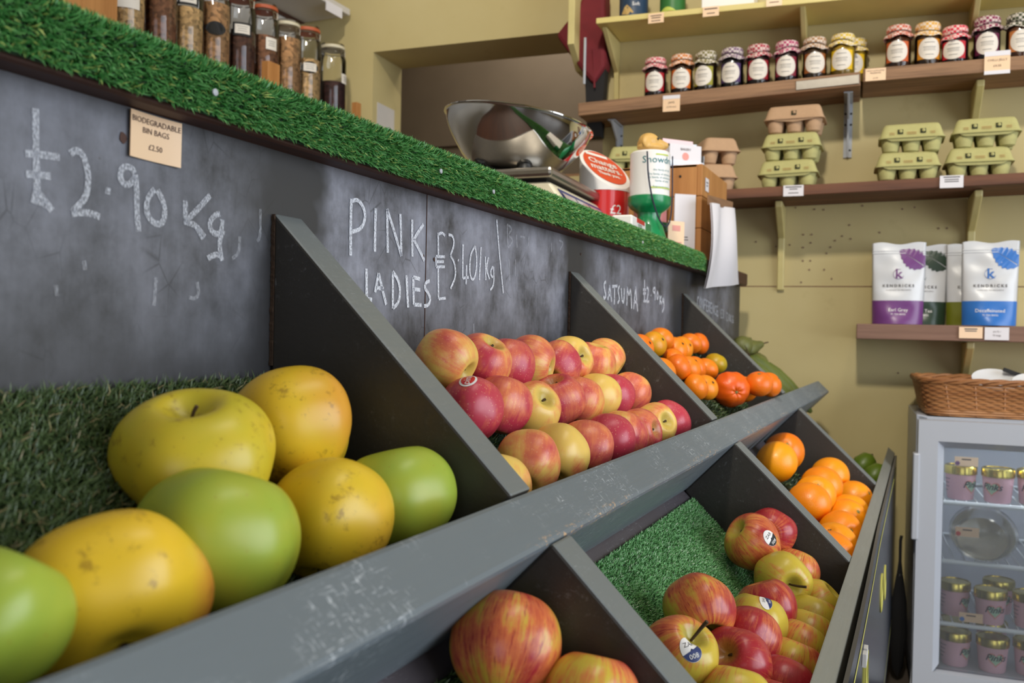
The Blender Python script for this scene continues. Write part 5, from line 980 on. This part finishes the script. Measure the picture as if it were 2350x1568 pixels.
for i, (u, shf, jc, cc, lc, lab) in enumerate(JAMS):
    short = 'short jam' in lab; hid = 'half hidden' in lab; tall = .088 if short else .104; r = .0305
    if hid: u = .272
    w = .085 if not hid else .032
    t = thing('jam_jar', lab, 'jam jar', WP(u, w, zs(u, shf) + (.0 if hid else .0)), WA, 'gingham-capped jam jars')
    MB().lathe([(r*.9, 0), (r, .004), (r, tall*.80), (r*.94, tall*.88), (r*.78, tall*.95), (r*.78, tall)], 32).build('glass', M['clear'], t)
    mj = jam('jam_%d' % i, jc); MB().lathe([(r*.88, .002), (r*.965, .005), (r*.965, tall*.79), (r*.9, tall*.87), (r*.7, tall*.92)], 28).build('jam', mj, t)
    mg = gingham('gingham_%d' % i, cc); sd = random.random()*6
    fr = lambda x, y, z, a, sd=sd, tall=tall: (x*(1 + (.10*math.sin(7*a + sd) if z < tall - .0075 else 0)), y*(1 + (.10*math.sin(7*a + sd) if z < tall - .0075 else 0)), z + (.003*math.sin(5*a + sd) if z < tall - .0075 else 0) + (.0035*math.sin(a*1 + sd) if z < tall + .004 else 0))
    cv = MB().lathe([(r*1.16, tall - .015), (r*1.05, tall - .008), (r*.86, tall - .001), (r*.86, tall + .001), (r*.98, tall + .005), (r*.98, tall + .014), (r*.9, tall + .019), (.002, tall + .020)], 48, fn=fr, cap0=False).build('cloth_cap', mg, t, solid=.0008)
    MB().tube([(r*.885*math.cos(a*PI/12), r*.885*math.sin(a*PI/12), tall + .0035*math.sin(a*PI/12 + sd)*1.0) for a in range(24)], .0011, 5, closed=True).build('elastic_band', M['rubber'], cv)
    ml = plain('label_band_%d' % i, lc, .5); ph = random.uniform(-.22, .12); P = wrapm(r, ph)
    lb_ = MB().grid(lambda u_, v_: wrapm(r, ph, .0004)(-.031 + .062*u_, tall*(.26 + .50*v_)), 16, 1).build('label_band', ml, t)
    zc = tall*.51
    ov = MB(); vs = [P(0, zc)]
    for ring in (1/6, 2/6, 3/6, 4/6, 5/6, 1):
        vs += [P(ring*.0275*math.cos(2*PI*q/32), zc + ring*tall*.27*math.sin(2*PI*q/32)) for q in range(32)]
    ov.add(vs, [(0, 1 + q, 1 + (q + 1) % 32) for q in range(32)] + [(1 + 32*g_ + q, 33 + 32*g_ + q, 33 + 32*g_ + (q + 1) % 32, 1 + 32*g_ + (q + 1) % 32) for g_ in range(5) for q in range(32)])
    ol = ov.build('oval_label', M['label_paper'], t); Q = wrapm(r, ph, .0013); tl = MB()
    for L, dz, hgt in ((.024, .0155, .0012), (.030, .004, .0010), (.026, .0, .0007), (.028, -.004, .0007), (.020, -.0155, .0010)): tl.grid(lambda u_, v_, L=L, dz=dz, hgt=hgt: Q((u_ - .5)*L, zc + dz*tall/.104 + hgt*v_), 8, 1)
    tl.build('label_lettering', M['ink_grey'], ol)

# ---------------------------------------------------------------- egg boxes
def egg_box(mat, name_label, two=True):
    t = thing('egg_box', name_label, 'egg box', (0, 0, 0), 0, 'egg boxes on the egg shelf'); L, Dp = .150, .104
    # lid: rounded frustum with a dropped front flap
    lid = MB(); rings = []
    def ring(l, d, z, rad, flap=0):
        out = []
        for k in range(64):
            a = 2*PI*k/64; c, s = math.cos(a), math.sin(a); e = .22
            x = l/2*abs(c)**e*(1 if c >= 0 else -1); y = d/2*abs(s)**e*(1 if s >= 0 else -1); zz = z
            if flap and s < -.5: zz -= flap*(1 if not two and abs(x) < l*.42 else 1)*max(0, 1 - (abs(x)/(l*.40))**(8 if two else 2.2))
            out.append((x, y, zz))
        return out
    R_ = [ring(L, Dp, .034, 0, .010), ring(L - .003, Dp - .003, .037, 0, .007), ring(L - .018, Dp - .018, .062, 0), ring(L - .026, Dp - .028, .069, 0), ring(L - .06, Dp - .06, .070, 0)]
    vs = sum(R_, []); lid.add(vs, [(i*64 + k, i*64 + (k + 1) % 64, (i + 1)*64 + (k + 1) % 64, (i + 1)*64 + k) for i in range(4) for k in range(64)] + [tuple(range(256, 320))])
    lo = lid.build('lid', mat, t, angle=60, solid=.0016)
    tr = MB()
    for ix in (-1, 0, 1):
        for iy in (-1, 1): tr.lathe([(.012, 0), (.0165, .003), (.0185, .012), (.0225, .033)], 20, (ix*.0475, iy*.0262, 0), fn=lambda x, y, z, a: (x, y, z), cap1=False)
    tr.build('tray', mat, t, solid=.0014)
    fl = MB()
    out = ring(L + .004, Dp + .006, .0325, 0); fl.lathe  # flange rim
    fl.add(out + [(x, y, z + .003) for x, y, z in out], [(k, (k + 1) % 64, 64 + (k + 1) % 64, 64 + k) for k in range(64)] + [tuple(range(64))[::-1], tuple(range(64, 128))]); fl.build('tray_rim', mat, t)
    for x in ((-.026, .026) if two else (0,)):
        f = lambda du, dv: (x + du, -(.0505 - .30*(.049 + dv - .037)) - .0015, .049 + dv)
        MB().add([f(-.0065, -.006), f(.0065, -.006), f(.0065, .006), f(-.0065, .006)], [(0, 1, 2, 3)]).build('latch_hole', M['latch_shade'], lo, smooth=False)
        MB().ball(f(.001, .001), (.0042, .003, .0042), 12, 8).build('latch_nub', mat, lo)
    if two:
        pr_ = MB(); 
        for x, wd in ((-.045, .012), (0, .022), (.048, .012)):
            for k in range(2): f = lambda du, dv: (x + du, -(.0505 - .30*(.046 + dv - .037)) - .0015, .046 + dv); pr_.add([f(-wd/2, -k*.004), f(wd/2, -k*.004), f(wd/2, -k*.004 + .0014), f(-wd/2, -k*.004 + .0014)], [(0, 1, 2, 3)])
        pr_.build('faint_print', M['ink_faint'], lo, smooth=False)
    return t
M['latch_shade'] = plain('latch_shadow', (40, 44, 22), .9); M['ink_faint'] = plain('faint_red_print', (178, 140, 84), .9)  # latch holes are flat quads; the shade inside them is in the colour
g0 = egg_box(M['pulp'], 'green egg box at the bottom of the left stack'); s0 = zs(.115, 'egg') + .002; H = .0705
g0.location = WP(.115, .135, s0); g0.rotation_euler = (0, -.02, WA - .03)
def eg(src, u, w, z, dr, lab): return dup(src, WP(u, w, z), WA + dr, lab)
for (u, w, z, dr, lab) in [(.122, .135, s0 + H, -.05, 'green egg box in the middle of the left stack, under the brown one'), (.402, .135, zs(.4, 'egg') + .002, .02, 'lower green egg box of the middle stack'), (.410, .137, zs(.4, 'egg') + .002 + H, -.02, 'upper green egg box of the middle stack'),
    (.563, .135, zs(.56, 'egg') + .002, .0, 'lower green egg box of the right stack'), (.577, .137, zs(.56, 'egg') + .002 + H, -.03, 'upper green egg box of the right stack'), (-.305, .12, zs(-.3, 'egg') + .002 + H, .1, 'green egg box peeping out between the red tin and the dog-topped box'), (-.305, .12, zs(-.3, 'egg') + .002, .1, 'green egg box under the one behind the red tin')]: eg(g0, u, w, z, dr, lab)
b0 = egg_box(M['card_board'], 'brown egg box on top of the left stack', False); b0.location = WP(.128, .135, s0 + 2*H + .001); b0.rotation_euler = (0, 0, WA - .04)
eg(b0, -.085, .125, zs(-.08, 'egg') + .002 + H, -1.15, 'upper brown egg box turned end-on behind the wooden crate'); eg(b0, -.088, .125, zs(-.08, 'egg') + .002, -1.2, 'lower brown egg box behind the wooden crate')

# ---------------------------------------------------------------- tea pouches
def pouch(label, foil, u, w, dr, title, wd=.128, ht=.208):
    t = thing('tea_pouch', label, 'tea pouch', WP(u, w, .8595), WA + dr, 'stand-up tea pouches')
    def halfw(v): return wd/2*(.93 + .07*v)
    def th(v): return .030*(1 - v)**1.15 + .0012
    def fy(x, z):
        v = min(1, max(0, z/ht)); e = max(0, 1 - (x/halfw(v))**2)
        return -th(v)*e**.6 - .0026*math.sin(55*x + 34*z + 3*dr*50)*e*min(1, 4*(1 - v)) - .0030*abs(math.sin(26*x - 40*z + 1.1))*e*min(1, 3*(1 - v)) - .0010*math.sin(120*z + 40*x)*e
    body = MB()
    for s_ in (1, -1): body.grid(lambda a, b, s_=s_: ((2*a - 1)*halfw(b), fy((2*a - 1)*halfw(b), b*ht)*s_, b*ht + .003*math.sin(9*a)*(b > .97)), 26, 40)
    bd = body.build('pouch', M['pouch'], t, angle=180)
    F_ = lambda off: (lambda x, z: (x, fy(x, z) - off, z))
    MB().grid(lambda a, b: ((2*a - 1)*halfw(b*.29), fy((2*a - 1)*halfw(b*.29), b*.29*ht)*1.0 - .0008, b*.29*ht), 26, 12).build('colour_band', foil, t, angle=180)
    sl_ = MB()
    for zz in (.875, .905): sl_.tube([F_(.0005)((2*k/20 - 1)*halfw(zz)*.98, zz*ht) for k in range(21)], .0011, 5)
    sl_.build('zip_seal', M['pouch'], t)
    # leaf in the top corner
    lf = MB(); pts = []; base = Vector((.0625, .148)); d = Vector((-.72, .50)).normalized(); nn = Vector((-d.y, d.x)); Lf = .074
    for i in range(15):
        q = i/14; ww = .025*math.sin(PI*q**.8)**.8*(1 + .10*((i % 2)*2 - 1)*(0 < i < 14)); pts.append((q, ww))
    mid = [base + d*Lf*q for q, _ in pts]; A_ = [m_ + nn*ww for m_, (q, ww) in zip(mid, pts)]; B_ = [m_ - nn*ww for m_, (q, ww) in zip(mid, pts)]
    G_ = F_(.0012); cl_ = lambda v: G_(min(v.x, halfw(.9)*.985), min(v.y, ht*.985))
    gap = .0012
    lf.add([cl_(m_ + nn*gap*(1 - q[0])) for m_, q in zip(mid, pts)] + [cl_(a) for a in A_], [(i, i + 1, 16 + i, 15 + i) for i in range(14)])
    lf.add([cl_(m_ - nn*gap*(1 - q[0])) for m_, q in zip(mid, pts)] + [cl_(a) for a in B_], [(i, i + 1, 16 + i, 15 + i) for i in range(14)])
    lf.build('leaf_emblem', foil, t, smooth=False)
    lg = MB().text('k', .034, lambda x, y: G_(x, y + .128), .0006)
    lg.tube([F_(.0012)(.0125*math.cos(a*.19 + 1.2), .128 + .0125*math.sin(a*.19 + 1.2)) for a in range(26)], .0005, 4); lg.build('round_logo', foil, t, smooth=False)
    tk = MB().text('K E N D R I C K S', .0098, lambda x, y: G_(x, y + .098), .0003).text('COFFEE AND TEA MERCHANTS', .0042, lambda x, y: G_(x, y + .087)); tk.build('name_lettering', M['ink_grey'], t, smooth=False)
    K_ = F_(.0022); MB().text(title, .0120, lambda x, y: K_(x, y + .036)).text('75 TEA BAGS', .0062, lambda x, y: K_(x, y + .025)).build('title_lettering', M['pure_white'], t, smooth=False)
    return t
pouch('white tea pouch with purple band and purple leaf at the left', M['foil_purple'], .389, .125, .02, 'Earl Grey')
pouch('white tea pouch with dark green band and leaf, behind the purple one', M['foil_forest'], .446, .060, .03, 'Green Tea')
pouch('white tea pouch with bright blue band and blue leaf at the right', M['foil_blue'], .598, .128, -.03, 'Decaffeinated')
pouch('white tea pouch with olive band, mostly hidden behind the blue one', M['foil_olive'], .568, .060, .05, 'Peppermint')

# ---------------------------------------------------------------- fridge and what it holds
FU0, FU1, FW, FZ = .427, .95, .42, .6465
fr_ = thing('display_fridge', 'white glass-door display fridge standing against the end wall', 'fridge', WP(FU0, 0, 0), WA)
Wd = FU1 - FU0; D_ = .40
MB().box(0, -.385, .03, .022, -.02, FZ).box(Wd - .022, -.385, .03, Wd, -.02, FZ).box(0, -.385, FZ - .03, Wd, -.02, FZ).box(0, -.385, .03, Wd, -.02, .075).box(0, -.04, .03, Wd, -.02, FZ).build('cabinet', M['fridge'], fr_, smooth=False, bevel=.003)
dr = MB(); y0, y1 = -.42, -.390
fwd = .040; tp = .052
dr.prism([(0, .035), (fwd, .075), (fwd, FZ - tp), (0, FZ - .006)], y0, y1, 'y').prism([(Wd, .035), (Wd - fwd, .075), (Wd - fwd, FZ - tp), (Wd, FZ - .006)], y0, y1, 'y').prism([(0, FZ - .006), (fwd, FZ - tp), (Wd - fwd, FZ - tp), (Wd, FZ - .006)], y0, y1, 'y').prism([(0, .035), (fwd, .075), (Wd - fwd, .075), (Wd, .035)], y0, y1, 'y')
# bevelled inner reveal
iw = .016
dr.add([(fwd, y0, .075), (fwd + iw, y1 - .004, .09), (fwd + iw, y1 - .004, FZ - tp - iw), (fwd, y0, FZ - tp)], [(0, 1, 2, 3)]); dr.add([(fwd, y0, FZ - tp), (fwd + iw, y1 - .004, FZ - tp - iw), (Wd - fwd - iw, y1 - .004, FZ - tp - iw), (Wd - fwd, y0, FZ - tp)], [(0, 1, 2, 3)])
dr.add([(Wd - fwd, y0, .075), (Wd - fwd - iw, y1 - .004, .09), (Wd - fwd - iw, y1 - .004, FZ - tp - iw), (Wd - fwd, y0, FZ - tp)], [(0, 1, 2, 3)])
door = dr.build('door', M['fridge'], fr_, smooth=False)
MB().box(fwd + .004, y1 - .006, .08, Wd - fwd - .004, y1 - .003, FZ - tp - .004).build('glass_pane', M['pane'], door, smooth=False)
MB().box(-.010, y0 - .004, .37, .004, y1, .565).build('door_handle', M['fridge'], door, smooth=False, bevel=.003)
MB().box(.004, y1, .04, Wd - .004, y1 + .004, FZ - .01).box(.0, 0, 0, .001, .001, .001) if 0 else None
for x in (.03, Wd - .05): MB().box(x, -.36, 0, x + .03, -.06, .03).build('foot', M['rubber'], fr_, smooth=False)
lm, lt_, lp = nt_new('fridge_lamp'); setin(lt_, lp, 'Emission Color', (.86, .93, 1)); lp.inputs['Emission Strength'].default_value = 20
MB().box(.07, -.375, FZ - .044, Wd - .07, -.350, FZ - .034).build('interior_lamp', lm, fr_, smooth=False)
SHZ = [.452, .318, .176]
for z in SHZ:
    s_ = MB(); s_.tube([(.026, -.374, z), (Wd - .026, -.374, z)], .0052, 8); s_.tube([(.026, -.05, z), (Wd - .026, -.05, z)], .003, 6); s_.tube([(.026, -.374, z + .004), (.026, -.05, z + .004)], .003, 6); s_.tube([(Wd - .026, -.374, z + .004), (Wd - .026, -.05, z + .004)], .003, 6)
    k = .04
    while k < Wd - .03: s_.tube([(k, -.374, z), (k, -.368, z + .004), (k, -.05, z + .004)], .0016, 5); k += .022
    s_.build('wire_shelf', M['wire'], fr_)
M['steel_dark'] = plain('fridge_lining', (150, 156, 166), .4)
def pot(label):
    t = thing('ice_cream_pot', label, 'ice cream pot', (0, 0, 0), 0, 'pink ice cream pots in the fridge')
    b_ = MB().lathe([(.026, 0), (.0275, .003), (.0325, .060)], 32).build('tub', M['pot'], t)
    MB().lathe([(.0345, .058), (.0345, .074), (.033, .077), (.030, .0775), (.030, .076), (.002, .076)], 32).build('lid', M['gold'], t)
    def P(x, z, off=.0006): rr = .0275 + (.005)*z/.06 + off; return (rr*math.sin(x/rr), -rr*math.cos(x/rr), z)
    ht_ = [(16*math.sin(a)**3, 13*math.cos(a) - 5*math.cos(2*a) - 2*math.cos(3*a) - math.cos(4*a)) for a in [2*PI*k/36 for k in range(36)]]
    for sc_, mt, off in ((.00115, 'coral', .0006), (.0009, 'mint', .0010)):
        MB().add([P(0, .032, off)] + [P(x*sc_, .033 + y*sc_, off) for x, y in ht_], [(0, 1 + k, 1 + (k + 1) % 36) for k in range(36)]).build('heart_print', M[mt], b_, smooth=False)
    MB().text('Pinks', .021, lambda x, y: P(x, y + .036, .0016), .0003, shear=.35).build('script_lettering', M['dark_ink'], b_, smooth=False)
    bk = MB()
    for k, L in enumerate((.022, .018, .02, .012)): bk.grid(lambda a, b, k=k, L=L: P(-.062 + (a - .5)*L, .046 - .009*k + .0014*b, .0008), 8, 1)
    bk.build('small_print', M['ink_grey'], b_); return t
p0 = pot('pink pot with gold lid at the left of the top fridge shelf, script turned right')
def place_pot(src, u, w, si, dr, lab, first=False):
    loc = WP(u, w, SHZ[si] + .0055 if si < 3 else .0755)
    if first: src.location = loc; src.rotation_euler = (0, 0, WA + dr); return src
    return dup(src, loc, WA + dr, lab)
place_pot(p0, .523, .335, 0, .75, '', True)
for (u, w, si, dr, lab) in [(.598, .345, 0, -.55, 'pink pot with gold lid second on the top fridge shelf, script turned left'), (.670, .335, 0, -.3, 'pink pot at the right edge of the photo on the top fridge shelf'), (.690, .33, 1, -.2, 'pink pot behind the clear tub on the second fridge shelf'),
    (.520, .30, 2, .9, 'pink pot behind a peach card on the third fridge shelf'), (.590, .34, 2, .2, 'pink pot with Pinks script in the middle of the third fridge shelf'), (.620, .24, 2, .3, 'pink pot at the back of the third fridge shelf'), (.668, .335, 2, .8, 'pink pot at the right edge on the third fridge shelf'),
    (.520, .335, 3, .9, 'pink pot on the fridge floor at the left'), (.596, .345, 3, .1, 'pink pot with script on the fridge floor in the middle'), (.525, .24, 3, .4, 'pink pot at the back of the fridge floor, at the left'), (.610, .22, 3, .0, 'clear-topped pot at the back of the fridge floor, in the middle'), (.672, .335, 3, -.2, 'pink pot on the fridge floor at the right edge')]: place_pot(p0, u, w, si, dr, lab)
tb = thing('clear_tub', 'round clear tub of pale dip tipped up on the second fridge shelf', 'tub', WP(.572, .335, SHZ[1] + .062), WA)
tb.rotation_euler = (math.radians(52), 0, WA)
MB().lathe([(.048, -.040), (.052, -.034), (.066, .0), (.071, .001), (.071, .004), (.066, .005)], 48, cap1=False).build('tub', M['film'], tb)
MB().lathe([(.047, -.038), (.050, -.034), (.052, -.022), (.002, -.020)], 40).build('dip', M['hummus'], tb)
MB().lathe([(.070, .005), (.0705, .007), (.06, .0085), (.058, .007), (.002, .007)], 48).build('lid', M['film'], tb)
def fcard(u, w, z, lab, ink):
    c = card('shelf_card', lab, 'price label', WP(u, w, z), WA, .048, .021, [('=.4', .003, .015)], M['peach'], 0, 'peach cards in the fridge', 'ink')
    MB().lathe([(.005, 0), (.005, .0006)], 14, (-.018, -.0012, .006), R=Matrix.Rotation(PI/2, 3, 'X')).build('colour_dot', M[ink], c)
fcard(.530, .372, SHZ[0] + .085, 'peach card with purple dot standing above the first pot in the fridge', 'foil_purple'); fcard(.534, .3845, SHZ[1] + .062, 'peach card with red dot before the clear tub in the fridge', 'red'); fcard(.546, .3845, SHZ[2] + .012, 'peach card with blue dot on the third fridge shelf', 'foil_blue')
# wicker basket on the fridge
wk = thing('wicker_basket', 'brown wicker basket standing on top of the fridge', 'basket', WP(.632, .225, FZ + .001), WA)
bl, bd_ = .372, .28
def rect(s_, l, d): # rounded rectangle, s_ in 0..1
    a = 2*PI*s_; c, s2 = math.cos(a), math.sin(a); e = .28; return l/2*abs(c)**e*(1 if c >= 0 else -1), d/2*abs(s2)**e*(1 if s2 >= 0 else -1)
def resample(l, d, n):
    P_ = [Vector((*rect(k/720, l, d), 0)) for k in range(720)]; cum = [0]
    for k in range(720): cum.append(cum[-1] + (P_[(k + 1) % 720] - P_[k]).length)
    out = []; k = 0
    for i in range(n):
        tgt = cum[-1]*i/n
        while cum[k + 1] < tgt: k += 1
        f_ = (tgt - cum[k])/(cum[k + 1] - cum[k] + 1e-12); out.append(P_[k].lerp(P_[(k + 1) % 720], f_))
    return out
ns = 44; wv = MB(); hb = .078
for row in range(13):
    z = .006 + row*.0055; s_ = 1 + .09*z/hb; P_ = resample(bl*s_, bd_*s_, ns*4)
    pts = [p + p.normalized()*(.0022*math.cos(PI*i/2 + PI*(row % 2)*1.0) if row > 1 else .0016*math.cos(PI*i/4)) + Vector((0, 0, z)) for i, p in enumerate(P_)]
    wv.tube(pts, .0027, 5, closed=True)
wv.build('weave', M['wicker'], wk)
stk = MB()
for p, q in zip(resample(bl, bd_, ns//2), resample(bl*1.09, bd_*1.09, ns//2)): stk.tube([p + Vector((0, 0, .002)), q + Vector((0, 0, hb))], .0024, 5)
stk.build('stakes', M['wicker'], wk)
rb = MB()
for ph in (0, 1, 2):
    P_ = resample(bl*1.10, bd_*1.10, 160); rb.tube([p + p.normalized()*.004*math.cos(i*.45 + ph*2.1) + Vector((0, 0, hb + .003 + .004*math.sin(i*.45 + ph*2.1))) for i, p in enumerate(P_)], .0036, 5, closed=True)
rb.build('braided_rim', M['wicker'], wk); MB().prism([(v.x, v.y) for v in resample(bl, bd_, 60)], 0, .004, 'z').build('base', M['wicker'], wk, smooth=False)
for (u, w, z, dr, lab, R_) in [(.600, .255, FZ + .074, .5, 'larger white plate lying in the wicker basket', .052), (.672, .27, FZ + .072, -.4, 'smaller white plate edge at the right in the wicker basket', .040)]:
    o = MB().lathe([(.001, 0), (R_*.6, 0), (R_, .010), (R_, .013), (R_*.6, .004), (.001, .004)], 40).build('plate', M['crock'], None); tag(o, lab, 'plate', 'plates in the basket'); o.location = WP(u, w, z); o.rotation_euler = (.45, .1*dr, WA)
to = thing('serving_tongs', 'black tongs sticking out of the wicker basket', 'tongs', WP(.645, .235, FZ + .062), WA)
for s_ in (-1, 1): MB().box(-.03, s_*.004 - .0015, 0, .03, s_*.004 + .0015, .009, R=Matrix.Rotation(.35, 3, 'Y'), at=(0, 0, .032)).build('arm', M['rubber'], to, smooth=False)
# dark things between stand and fridge
um = thing('black_umbrella', 'black folded umbrella leaning in the gap left of the fridge', 'umbrella', WP(.4015, .30, .0), WA); um.scale = (1, 1, .74)
MB().lathe([(.002, .02), (.012, .05), (.020, .16), (.017, .26), (.006, .36), (.003, .40)], 14, fn=lambda x, y, z, a: (x*(1 + .15*math.sin(4*a)), y*(1 + .15*math.sin(4*a)), z)).build('canopy', M['rubber'], um)
MB().tube([(0, 0, .38), (0, 0, .46), (.002, 0, .475)], .0035, 8).build('handle', M['black'], um); MB().lathe([(.007, .345), (.007, .352)], 12).build('clasp', M['brushed'], um)
# dark red parasol by the opening and paper notice on the reveal
ps = thing('red_parasol', 'dark red fabric parasol with a pale metal pole hanging by the wall opening', 'parasol', WP(-.475, .06, 1.40), WA)
cn = MB(); prf = [(-.082, .30), (0, .415), (.066, .30), (.064, .20), (.0, .175), (-.06, .27)]
cn.prism([(-.089, .306), (-.055, .345), (-.02, .39), (.01, .44), (.06, .44), (.066, .20), (.03, .15), (-.004, .19)], -.035, .035, 'y').build('canopy', M['red_cloth'], ps, smooth=False, bevel=.012)
MB().tube([(.006, -.042, .15), (.006, -.042, .285)], .004, 8).build('pole', M['grey_metal'], ps); MB().tube([(.034, -.03, .14), (.03, -.036, .25)], .003, 8).build('rib', M['red_cloth'], ps)
MB().prism([(.012, .0), (.052, .0), (.062, .2), (.0, .2)], -.02, .02, 'y').build('dark_sleeve', M['black'], ps, smooth=False)
nt_ = MB().box(-1.2335, .03, 1.50, -1.2325, .15, 1.585).build('paper_notice', M['white_paint'], None, smooth=False); tag(nt_, 'pale paper notice on the side of the wall opening', 'notice'); nt_.location = WO; nt_.rotation_euler = (0, 0, WA)
